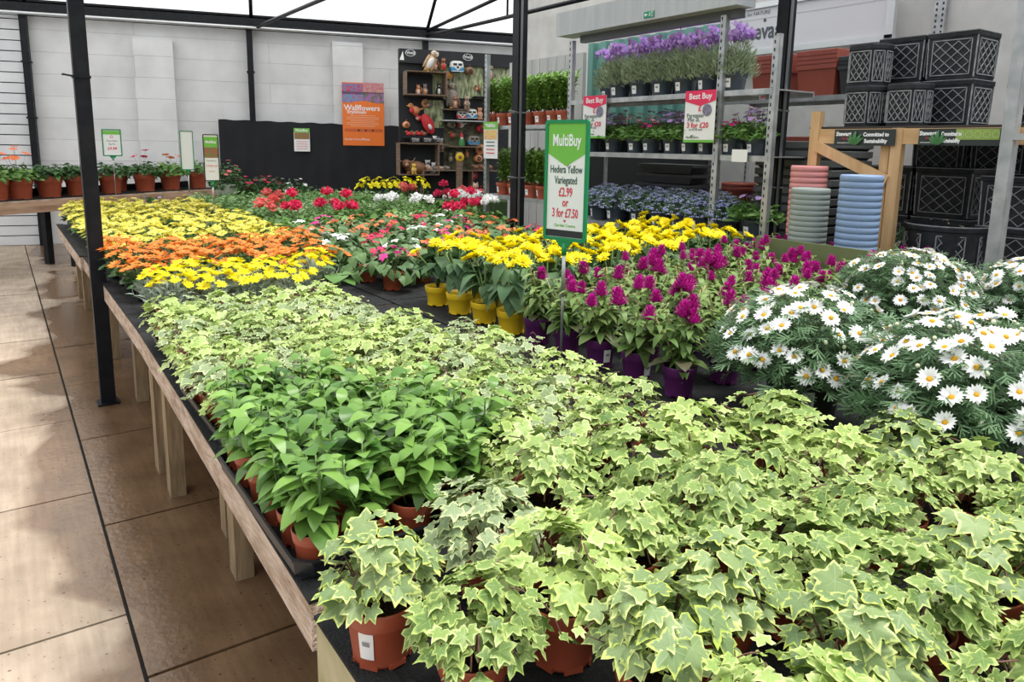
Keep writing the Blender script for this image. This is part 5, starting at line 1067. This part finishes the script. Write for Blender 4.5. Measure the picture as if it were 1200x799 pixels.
tstack(trr, G(953, 90, y=YR-.02).x, yc, zA, 4, .032, 'brick red trough in the tall stack behind the black post, %s', 'stacked red troughs'); tstack(trr, G(898, 90, y=YR-.02).x, yc, zA, 4, .032, 'brick red trough in the stack left of the black post, %s', 'stacked red troughs')
tstack(trb, G(1002, 90, y=YR+.02).x, yc, zA, 3, .025, 'charcoal trough in the stack beside the lattice planters, %s', 'stacked charcoal troughs')
zB = G(945, 186, y=YR).z-.28
tstack(trr, G(935, 145, y=YR-.02).x, yc, zB, 5, .05, 'red trough on the lower shelf of the wall rack, %s', 'lower red troughs')
tstack(trb, G(970, 145, y=YR-.02).x+.0, yc, zB, 6, .045, 'charcoal trough on the lower shelf of the wall rack, %s', 'lower charcoal troughs') if False else None
ttray = trough(.62, .50, .09, mat('grey_tray_plastic', (.10, .11, .11), .45, col2=(.13, .14, .14), scale=5), 'plant_tray_stack')
tb = G(940, 245, y=-4.9).z; tt = G(940, 166, y=-4.9).z; nt = 13
for k in range(nt): place([ttray], (G(940, 200, y=-4.75).x+.02, -4.9, .8+(tt-.8-.09)*k/(nt-1)), 0, 'grey shallow tray in the tall stack behind the pink pots, %s' % ('bottom one' if k == 0 else 'top one' if k == nt-1 else ORD[k]+' from the bottom'), 'stacked grey trays')
t = thing('tray_stand', 'dark stand carrying the tall stack of grey trays', 'stand', (G(940, 200, y=-4.75).x+.02, -4.9, 0)); b = MB(); b.box((0, 0, .4), (.5, .4, .8)); b.build('block', mat('dark_shelf_board', (.03, .03, .03)), t)
# terracotta bowl stack in the narrow bay
bw = stackpot(.14, .12, M_rt); bw.name = 'terracotta_bowl'
t = thing('bowl_stand', 'black stand behind the narrow bay holding terracotta bowls', 'stand', (G(866, 215, y=-5.0).x, -5.0, 0)); zbs = G(866, 218, y=-5.0).z-.12; b = MB(); b.box((0, 0, zbs/2), (.3, .3, zbs)); b.build('block', mat('dark_shelf_board', (.03, .03, .03)), t)
for k in range(2): place([bw], (G(866, 215, y=-5.0).x, -5.0, zbs+k*.03), 0, 'wide terracotta bowl seen through the narrow shelf bay, %s one' % ('lower', 'upper')[k], 'terracotta bowls')
# ================================================================ ornament display
OFF = 1.8
M_blkb = mat('black_display_board', (.012, .014, .018), .6); M_crate = mat('crate_wood', (.16, .10, .065), .75, col2=(.26, .18, .13), scale=5, stretch=(1, 1, 8))
def D2(px, py, o=0.0): return W(px, py, OFF+o)
DROT = WROT; D0 = W(540, 150, OFF); D0.z = 0
def dl(p): q = Vector(p)-D0; return Vector((q.dot(WU), -q.dot(WN), q.z))
def dw(x, y, z): q = D0+WU*x-WN*y; q.z = z; return q
def dpx(px, py, o=0): p = dl(D2(px, py, o)); return p      # local coords
PXM = (dpx(541, 150)-dpx(540, 150)).length
tl_, br_ = dpx(467, 57), dpx(612, 230); zt_ = tl_.z
t = thing('display_stand', 'tall black ornament display stand with wooden crates and shelves on the rear wall', 'display', D0, DROT)
b = MB(); b.box(((tl_.x+br_.x)/2, .03, zt_/2), (br_.x-tl_.x, .04, zt_)); b.build('back_board', M_blkb, t)
h0, h1 = dpx(467, 57), dpx(612, 74); b = MB(); b.box(((h0.x+h1.x)/2, -.03, zt_-.10), (h1.x-h0.x, .06, .20)); b.build('header_board', M_blkb, t)
for px in (480, 547):
    p = dpx(px, 62.5 if px < 500 else 67.5); b = MB(); b.lathe([(.078, 0), (.070, .0)], 24, M=Matrix.Rotation(PI/2, 3, 'X') @ Matrix.Diagonal(Vector((1.0, .62, 1)))); o = b.build('oval_badge', M_wt, t, (p.x, -.063, p.z)); text('Vivid', .06, M_wt, o, (0, -.002, 0), bold=.001)
p = dpx(469.5, 65); b = MB(); b.add([(p.x-.03, -.065, p.z-.07), (p.x+.04, -.065, p.z-.07), (p.x+.02, -.065, p.z+.06)], [(0, 1, 2)]); b.build('torn_corner', M_wt, t)
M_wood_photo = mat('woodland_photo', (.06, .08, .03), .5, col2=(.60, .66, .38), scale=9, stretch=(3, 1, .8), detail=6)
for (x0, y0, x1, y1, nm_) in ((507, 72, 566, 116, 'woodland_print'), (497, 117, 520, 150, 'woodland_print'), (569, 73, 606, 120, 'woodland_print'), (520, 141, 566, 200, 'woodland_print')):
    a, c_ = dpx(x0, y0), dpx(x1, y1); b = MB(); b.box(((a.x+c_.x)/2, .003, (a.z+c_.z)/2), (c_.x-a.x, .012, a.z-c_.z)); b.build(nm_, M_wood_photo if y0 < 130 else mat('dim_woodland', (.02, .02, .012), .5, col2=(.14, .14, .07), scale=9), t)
SH = []
def crate(x0, y0, x1, y1, dep=.26):
    a, c_ = dpx(x0, y0, .15), dpx(x1, y1, .15); w_, h_ = c_.x-a.x, a.z-c_.z; cx_, cz_ = (a.x+c_.x)/2, (a.z+c_.z)/2; b = MB()
    for s in (-1, 1): 
        for k in range(3): b.box((cx_+s*(w_/2-.008), -dep/2-(k-1)*dep/3, cz_), (.016, dep/3-.012, h_))
        b.box((cx_, -dep/2, cz_+s*(h_/2-.006)), (w_, dep, .014))
    b.build('crate', M_crate, t); SH.append((a.x, c_.x, c_.z+.014, -dep)); SH.append((a.x, c_.x, a.z+.001, -dep)); return a, c_
crate(474, 83, 522, 113); crate(466, 167, 513, 205); crate(494, 199, 552, 236)
def dshelf(x0, x1, py, m=M_crate): a, c_ = dpx(x0, py, .12), dpx(x1, py, .12); b = MB(); b.box(((a.x+c_.x)/2, -.12, a.z-.008), (c_.x-a.x, .24, .016)); b.build('shelf', m, t)
dshelf(519, 548, 127.5); dshelf(517, 567, 140.5, M_silver); dshelf(474, 520, 168); dshelf(524, 566, 171); dshelf(553, 578, 199); dshelf(555, 570, 113, M_blkb)
# ornaments
MC = lambda n, c, c2=None: mat(n, c, .55, col2=c2, scale=60)
BR = MC('brown_resin', (.20, .08, .04), (.34, .17, .09)); OWL = MC('owl_tan', (.42, .26, .13), (.62, .46, .30)); GRY = MC('grey_resin', (.17, .14, .12), (.34, .30, .26)); WH = MC('white_resin', (.75, .74, .72)); BLK = MC('black_resin', (.02, .02, .02)); RED = MC('red_resin', (.60, .03, .04)); BLU = MC('sky_blue_paint', (.03, .26, .50)); ORA = MC('orange_resin', (.70, .22, .08), (.8, .4, .2)); YEL = MC('yellow_resin', (.8, .55, .03)); TAN = MC('tan_resin', (.45, .27, .19), (.60, .42, .32)); GRN = MC('green_resin', (.05, .22, .06)); PNK = MC('pink_resin', (.60, .22, .2), (.7, .4, .36))
def animal(s, body, belly, ears='round', tail=None, lie=False):
    b = MB()
    if lie: b.ball((0, 0, s*.24), (s*.42, s*.22, s*.24), 0, 12, 8); hc = Vector((-s*.36, -s*.10, s*.38))
    else: b.ball((0, 0, s*.34), (s*.24, s*.22, s*.36), 0, 12, 8); b.ball((0, -s*.10, s*.32), (s*.16, s*.15, s*.26), 1, 10, 6); hc = Vector((0, -s*.05, s*.76))
    b.ball(hc, (s*.17, s*.17, s*.16), 0, 12, 8); b.ball(hc+Vector((0, -s*.15, -s*.04)), (s*.07, s*.08, s*.06), 1, 8, 6); b.ball(hc+Vector((0, -s*.225, -s*.02)), s*.02, 2, 6, 4)
    for q in (-1, 1):
        b.ball(hc+Vector((q*s*.07, -s*.145, s*.04)), s*.024, 2, 6, 4)
        if ears == 'point': b.lathe([(s*.055, 0), (s*.04, s*.08), (.0005, s*.15)], 8, hc+Vector((q*s*.10, 0, s*.10)), 0)
        elif ears == 'horn': b.tube([hc+Vector((q*s*.12, 0, s*.08)), hc+Vector((q*s*.26, 0, s*.10)), hc+Vector((q*s*.32, -.01, s*.22))], s*.025, 1, 6, s*.008)
        else: b.ball(hc+Vector((q*s*.13, 0, s*.12)), (s*.06, s*.03, s*.06), 0, 8, 5)
        if lie: b.ball((q*s*.28, -s*.15, s*.05), (s*.10, s*.07, s*.05), 0, 8, 4)
        else: b.ball((q*s*.16, -s*.16, s*.05), (s*.09, s*.13, s*.05), 0, 8, 4); b.tube([(q*s*.18, -s*.08, s*.48), (q*s*.14, -s*.22, s*.30)], s*.05, 0, 6)
    if tail == 'bush': b.tube([(s*.15, s*.12, s*.1), (s*.36, s*.14, s*.25), (s*.36, s*.14, s*.6), (s*.24, s*.12, s*.75)], s*.11, 0, 8, s*.06)
    elif tail: b.tube([(s*.2, s*.1, s*.06), (s*.4, s*.0, s*.05), (s*.45, -s*.12, s*.06)], s*.06, 0, 7, s*.03)
    return b, [body, belly, BLK]
def owl(s, c, c2, lean=0):
    b = MB(); b.ball((0, 0, s*.42), (s*.22, s*.18, s*.40), 0, 14, 9); b.ball((0, -s*.08, s*.40), (s*.15, s*.13, s*.30), 1, 10, 7); b.ball((0, -s*.02, s*.84), (s*.19, s*.16, s*.16), 0, 12, 8)
    for q in (-1, 1):
        b.ball((q*s*.08, -s*.13, s*.86), (s*.085, s*.04, s*.09), 1, 10, 6); b.ball((q*s*.075, -s*.17, s*.87), s*.025, 2, 6, 4); b.ball((q*s*.20, 0, s*.40), (s*.06, s*.15, s*.34), 0, 8, 6); b.lathe([(s*.04, 0), (.0005, s*.09)], 6, (q*s*.11, -s*.02, s*.96), 0); b.ball((q*s*.08, -s*.12, s*.02), (s*.06, s*.09, s*.03), 3, 6, 4)
    b.lathe([(s*.025, 0), (.0005, -s*.07)], 6, (0, -s*.18, s*.83), 3); b.add([(-s*.1, s*.08, s*.3), (s*.1, s*.08, s*.3), (s*.09, s*.22, -s*.02), (-s*.09, s*.22, -s*.02)], [(0, 1, 2, 3)]); return b, [c, c2, BLK, YEL]
def bird(s, c, c2):
    b = MB(); b.ball((0, 0, s*.45), (s*.42, s*.30, s*.34), 0, 12, 8); b.ball((-s*.2, -s*.12, s*.42), (s*.24, s*.2, s*.24), 1, 10, 6); b.ball((-s*.30, -.0, s*.80), (s*.22, s*.2, s*.2), 0, 10, 7); b.lathe([(s*.06, 0), (.0005, s*.18)], 6, (-s*.5, 0, s*.78), 3, M=Matrix.Rotation(-PI/2, 3, 'Y')); b.ball((-s*.36, -s*.18, s*.84), s*.04, 2, 6, 4)
    b.tube([(s*.3, 0, s*.5), (s*.7, 0, s*.62)], s*.12, 0, 6, s*.06)
    for q in (-1, 1): b.tube([(-s*.05, q*s*.1, s*.15), (-s*.08, q*s*.12, 0)], s*.03, 2, 5)
    return b, [c, c2, BLK, YEL]
def van(s, c, roof):
    b = MB(); 
    def sec(z, k, kd): return [(x*s*.5*k, y_*s*.36*kd, z*s) for x, y_ in ((-1, -.6), (-.8, -1), (.8, -1), (1, -.6), (1, .6), (.8, 1), (-.8, 1), (-1, .6))]
    rs = [sec(.10, .96, .96), sec(.14, 1, 1), sec(.42, 1, 1), sec(.46, .98, .98), sec(.72, .90, .90), sec(.82, .80, .8), sec(.87, .5, .5)]; vs = sum(rs, []); fa = [(i*8+k, i*8+(k+1) % 8, (i+1)*8+(k+1) % 8, (i+1)*8+k) for i in range(6) for k in range(8)]
    b.add(vs, fa[:16], 0); b.add(vs, fa[16:]+[tuple(range(48, 56))], 1)
    for q in (-1, 1): b.box((q*s*.19, -s*.345, s*.60), (s*.28, s*.02, s*.16), 2); b.lathe([(s*.07, 0), (s*.06, .003)], 12, (q*s*.33, -s*.362, s*.32), 1, M=Matrix.Rotation(PI/2, 3, 'X')); b.lathe([(s*.10, 0), (s*.10, s*.06), (.001, s*.06)], 12, (q*s*.5, -s*.15, s*.10), 2, M=Matrix.Rotation(q*PI/2, 3, 'Y'))
    b.add([(-s*.34, -s*.366, s*.46), (s*.34, -s*.366, s*.46), (0, -s*.366, s*.16)], [(0, 2, 1)], 1); b.lathe([(s*.09, 0), (.001, .001)], 12, (0, -s*.372, s*.40), 2, M=Matrix.Rotation(PI/2, 3, 'X')); b.box((0, -s*.37, s*.12), (s*.9, s*.03, s*.05), 1); return b, [c, roof, BLK]
def flowerp(s, c, c2):
    b = MB(); 
    for k in range(12): b.leaf(PETW, (0, 0, 0), (math.cos(k*PI/6), 0, math.sin(k*PI/6)), (0, -1, 0), s*.5, 0, .8)
    b.ball((0, -.01, 0), (s*.18, s*.08, s*.18), 1, 10, 6); return b, [c, c2]
def nestpot(s, c):
    b = MB(); b.lathe([(s*.05, 0), (s*.35, s*.05), (s*.48, s*.35), (s*.40, s*.62), (s*.12, s*.80), (.001, s*.82)], 16, mi=0); b.lathe([(s*.2, 0), (s*.17, s*.03), (.001, s*.0)], 14, (0, -s*.45, s*.38), 1, M=Matrix.Rotation(PI/2, 3, 'X')); b.tube([(s*.0, 0, s*.8), (0, 0, s*.95), (s*.1, 0, s)], s*.03, 0, 5); return b, [c, BLK]
def sled(s, c):
    b = MB(); b.ball((0, 0, s*.5), (s*.26, s*.12, s*.5), 0, 14, 10); b.ball((0, -s*.07, s*.52), (s*.17, s*.08, s*.38), 1, 12, 8); b.ball((0, -s*.15, s*.35), (s*.09, s*.06, s*.14), 2, 8, 6); return b, [c, RED, WH]
def gnome(s, c):
    b = MB(); b.lathe([(s*.22, 0), (s*.24, s*.15), (s*.18, s*.45), (s*.10, s*.52)], 14, mi=1); b.ball((0, 0, s*.58), s*.12, 2, 10, 7); b.lathe([(s*.15, 0), (s*.10, s*.14), (.0005, s*.38)], 12, (0, 0, s*.63), 0); b.ball((0, -s*.1, s*.48), (s*.10, s*.06, s*.12), 3, 8, 6); return b, [c, GRN, TAN, WH]
def put(bm, px, py, s, name, label, cat='ornament', o=.15, grp=None, rz=0, tilt=0):
    b, ms = bm; p = D2(px, py, o); t = b.build(name, ms, None, p, (0, tilt, DROT+rz)); tag(t, label, cat, grp); return t
S = lambda px: px*PXM
put(owl(S(24), OWL, WH), 499, 83, 0, 'owl_ornament', 'large tan and white barn owl perched on top of the upper crate', tilt=.5)
put(animal(S(13), BR, TAN, 'point', 'bush'), 510, 83, 0, 'squirrel_ornament', 'brown squirrel ornament on top of the upper crate, right of the owl')
put(animal(S(14), BR, RED, 'point'), 519.5, 83, 0, 'fox_ornament', 'reddish animal ornament at the right end on top of the upper crate')
put(van(S(15), BLU, WH), 535, 86, 0, 'camper_van_birdhouse', 'blue and white camper van birdhouse hanging highest on the display', 'birdhouse', .12)
put(nestpot(S(11), BR), 550, 88, 0, 'nest_pot', 'round brown nesting pot with a dark hole hanging at the top right', 'birdhouse', .10)
put(owl(S(28), GRY, GRY), 530, 127, 0, 'owl_ornament', 'large grey-brown owl standing on the middle shelf', o=.12)
put(animal(S(15), BR, TAN, 'point', 'bush'), 533, 127.5, 0, 'squirrel_ornament', 'red-brown squirrel in front of the grey owl', o=.24)
put(animal(S(15), TAN, GRY, 'point'), 547, 128, 0, 'hare_ornament', 'small mottled animal at the right end of the middle shelf', o=.15)
put(flowerp(S(8), WH, YEL), 522.5, 113, 0, 'flower_plaque', 'small white flower plaque left of the grey owl', 'plaque', .05)
put(animal(S(12), ORA, WH, 'point', 'bush'), 490, 112, 0, 'fox_ornament', 'orange and white fox in the upper crate, left one', o=.12); put(animal(S(13), GRY, ORA, 'point', 'x'), 498, 112, 0, 'fox_ornament', 'grey and orange animal in the middle of the upper crate', o=.14)
put(animal(S(14), BLK, WH, 'round'), 514, 112, 0, 'badger_ornament', 'black and white badger in the right side of the upper crate', o=.12)
put(flowerp(S(10), ORA, BR), 498.5, 121, 0, 'flower_plaque', 'orange round flower plaque under the upper crate', 'plaque', .05)
put(bird(S(14), ORA, RED), 486, 136, 0, 'bird_ornament', 'round red-orange bird ornament hanging at the left of the display', 'ornament', .06)
put(bird(S(9), RED, TAN), 491, 143, 0, 'bird_ornament', 'small dark red bird hanging below the round bird', 'ornament', .06)
put(sled(S(24), RED), 507, 157, 0, 'sledge_ornament', 'tilted red oval sledge ornament with a small white figure', 'ornament', .08, tilt=-.45)
put(animal(S(13), WH, WH, 'round', None, True), 514, 167, 0, 'dog_ornament', 'white dog ornament lying below the red sledge', o=.2)
for k, px in enumerate((479, 485, 491, 497)): put(bird(S(6.5), BR if k % 2 else RED, RED), px, 160, 0, 'robin_ornament', 'tiny red-breasted robin on the dark ledge left of the white dog, %s from the left' % ORD[k], 'ornament', .14, 'robins on the ledge')
dsh = dpx(488, 160, .12)
b = MB(); b.box((dsh.x, -.12, dsh.z-.008), (.40, .2, .014)); b.build('shelf', M_blkb, t)
for k, px in enumerate((485, 499, 513)):
    p = dpx(px, 163.5, .12); q = dw(p.x, -.235, p.z); tt_ = thing('price_plaque', 'small black plaque with white writing, %s one under the robins' % ('left', 'middle', 'right')[k], 'sign', q, DROT); plate(S(11), S(5.5), BLK, tt_); text('Adopt', S(3.2), M_wt, tt_, (0, -.003, S(.8))); text('each £10', S(2), M_wt, tt_, (0, -.003, -S(1.4)))
put(animal(S(30), BR, TAN, 'horn', None, True), 487, 204, 0, 'highland_cow_ornament', 'brown shaggy highland cow with horns in the lower crate', o=.14)
for k, (px, py, l) in enumerate(((500, 181, 'left'), (507, 180, 'right'), (505, 189, 'front'))): pass
put(animal(S(14), WH, WH, 'round'), 508, 204, 0, 'sheep_ornament', 'white sheep ornament at the right of the lower crate', o=.13)
put(animal(S(17), WH, BLK, 'round'), 501, 204, 0, 'cow_ornament', 'taller white and black animal behind the sheep in the lower crate', o=.06)
put(animal(S(12), YEL, TAN, 'round'), 485, 204, 0, 'dog_ornament', 'small yellow-tan dog in front of the highland cow', o=.27)
for k, px in enumerate((503, 510, 517, 524)): put(animal(S(8.5), GRY if k % 2 else TAN, TAN, 'round', None, True), px, 199, 0, 'hedgehog_ornament', 'tiny grey-brown animal in the row on the lower crate, %s from the left' % ORD[k], o=.22, grp='small animals on the crate')
put(van(S(11), RED, WH), 541, 140, 0, 'camper_van_birdhouse', 'red and white camper van birdhouse on the silver shelf', 'birdhouse', .13)
put(van(S(13), BLU, WH), 552, 140, 0, 'camper_van_birdhouse', 'blue and white camper van birdhouse beside the red one', 'birdhouse', .13)
put(van(S(13), BLU, GRY), 555, 171, 0, 'camper_van_birdhouse', 'blue camper van birdhouse on the lower right shelf', 'birdhouse', .13)
put(animal(S(14), ORA, TAN, 'round'), 562, 140, 0, 'bear_ornament', 'orange-tan animal at the right end of the silver shelf', o=.13)
put(bird(S(10), WH, RED), 540, 151, 0, 'bird_ornament', 'white and red bird hanging under the red camper van', 'ornament', .05)
put(gnome(S(16), RED), 541, 171, 0, 'gnome_ornament', 'small gnome with a red hat and green coat on the lower right shelf', o=.13)
b, ms = flowerp(S(11), YEL, BR); pst = dpx(537.5, 184, .27); tt_ = thing('sunflower_post', 'tall driftwood post with a yellow sunflower at its top', 'ornament', dw(pst.x, -.30, 0), DROT); bb = MB(); bb.box((0, 0, (pst.z+.08)/2), (.09, .05, pst.z+.08)); bb.build('post', M_crate, tt_); b.build('flower', ms, tt_, (0, -.035, pst.z))
for k, px in enumerate((558, 566, 573)): put(animal(S(11), BR, TAN, 'round', None, True), px, 198.5, 0, 'hedgehog_ornament', 'brown hedgehog ornament on the low right shelf, %s' % ('left', 'middle', 'right')[k], o=.12, grp='hedgehogs on the low shelf')
put(flowerp(S(13), ORA, BR), 563, 175, 0, 'flower_plaque', 'orange flower plaque right of the lowest camper van', 'plaque', .08)
# right part of the display, behind the green plants
put(owl(S(18), GRY, TAN), 574, 96, 0, 'owl_ornament', 'grey owl ornament right of the clipped offer card upright', o=.05); put(bird(S(9), ORA, WH), 573, 104, 0, 'bird_ornament', 'orange bird ornament right of the upright', o=.05)
put(animal(S(18), RED, WH, 'round'), 575, 140, 0, 'santa_ornament', 'red and white ornament low beside the upright', o=.06); put(animal(S(14), WH, BLK, 'round'), 576, 150, 0, 'cow_ornament', 'black and white ornament hanging beside the offer card', o=.05)
for k, (px, py, bm_, nm_, lb_) in enumerate([(503, 127, bird(S(8), GRY, TAN), 'bird_ornament', 'small grey bird hanging below the upper crate'), (476, 150, nestpot(S(9), ORA), 'nest_pot', 'small orange nesting pot at the far left above the robins'), (527, 88, flowerp(S(9), ORA, YEL), 'flower_plaque', 'orange flower plaque beside the highest camper van'), (560, 108, bird(S(8), BR, ORA), 'bird_ornament', 'brown bird on the right of the woodland picture'), (529, 150, nestpot(S(10), GRY), 'nest_pot', 'grey nesting pot under the silver shelf'), (563, 155, nestpot(S(10), RED), 'nest_pot', 'red nesting pot under the right end of the silver shelf'), (531, 163, bird(S(9), BR, RED), 'bird_ornament', 'brown and red bird left of the gnome'), (517, 178, animal(S(12), TAN, GRY, 'round'), 'bear_ornament', 'tan animal hanging right of the lower crate'), (528, 190, animal(S(11), GRY, TAN, 'round'), 'bear_ornament', 'grey animal left of the sunflower post'), (547, 185, animal(S(12), BR, ORA, 'point'), 'fox_ornament', 'brown animal right of the sunflower post'), (560, 190, nestpot(S(11), ORA), 'nest_pot', 'orange nesting pot low on the right'), (555, 205, flowerp(S(12), RED, PNK), 'flower_plaque', 'red flower plaque low on the right of the display')]):
    put(bm_, px, py, 0, nm_, lb_, 'ornament', .07)
# turf covered bench with ornaments in front of the display
ft = G(530, 230, x=8.6); t = thing('turf_bench', 'low bench wrapped in green artificial turf before the ornament display', 'bench', dw(.35, -1.0, 0), DROT)
zt2 = G(560, 229, x=9.0).z-.06
b = MB(); b.box((0, 0, zt2/2+.0), (1.88, .7, zt2-.02)); b.build('frame', mat('dark_shelf_board', (.03, .03, .03)), t); b = MB(); b.box((0, 0, zt2/2), (1.92, .74, zt2)); b.build('turf_cover', mat('artificial_turf', (.035, .07, .02), .9, col2=(.07, .12, .04), scale=120, bump=1), t)
for k, (px, kind, lb_) in enumerate([(521, animal(.13, WH, TAN, 'point'), 'white and tan animal at the left of the turf bench'), (527, animal(.12, TAN, WH, 'point'), 'tan cat on the turf bench'), (532, animal(.10, BR, TAN), 'small brown animal on the turf bench'), (538, animal(.10, WH, BLK), 'black and white animal in the middle of the turf bench'), (545, animal(.24, PNK, TAN, 'round', None, True), 'large pink-tan pig lying on the turf bench'), (557, animal(.26, TAN, PNK, 'point'), 'tall pinkish deer ornament at the right of the turf bench'), (563, nestpot(.2, RED), 'red round ornament at the right end of the turf bench')]):
    q = dw(-1.0+.0, -1.0, zt2); d = ray(px, 226); n_ = WN; P0 = dw(0, -1.0, 0); tt2 = (P0.x*n_.x+P0.y*n_.y)/(d.x*n_.x+d.y*n_.y); p = d*tt2; bm_, ms = kind; tag(bm_.build('garden_ornament', ms, None, (p.x, p.y, zt2+.002), (0, 0, DROT)), lb_, 'ornament')
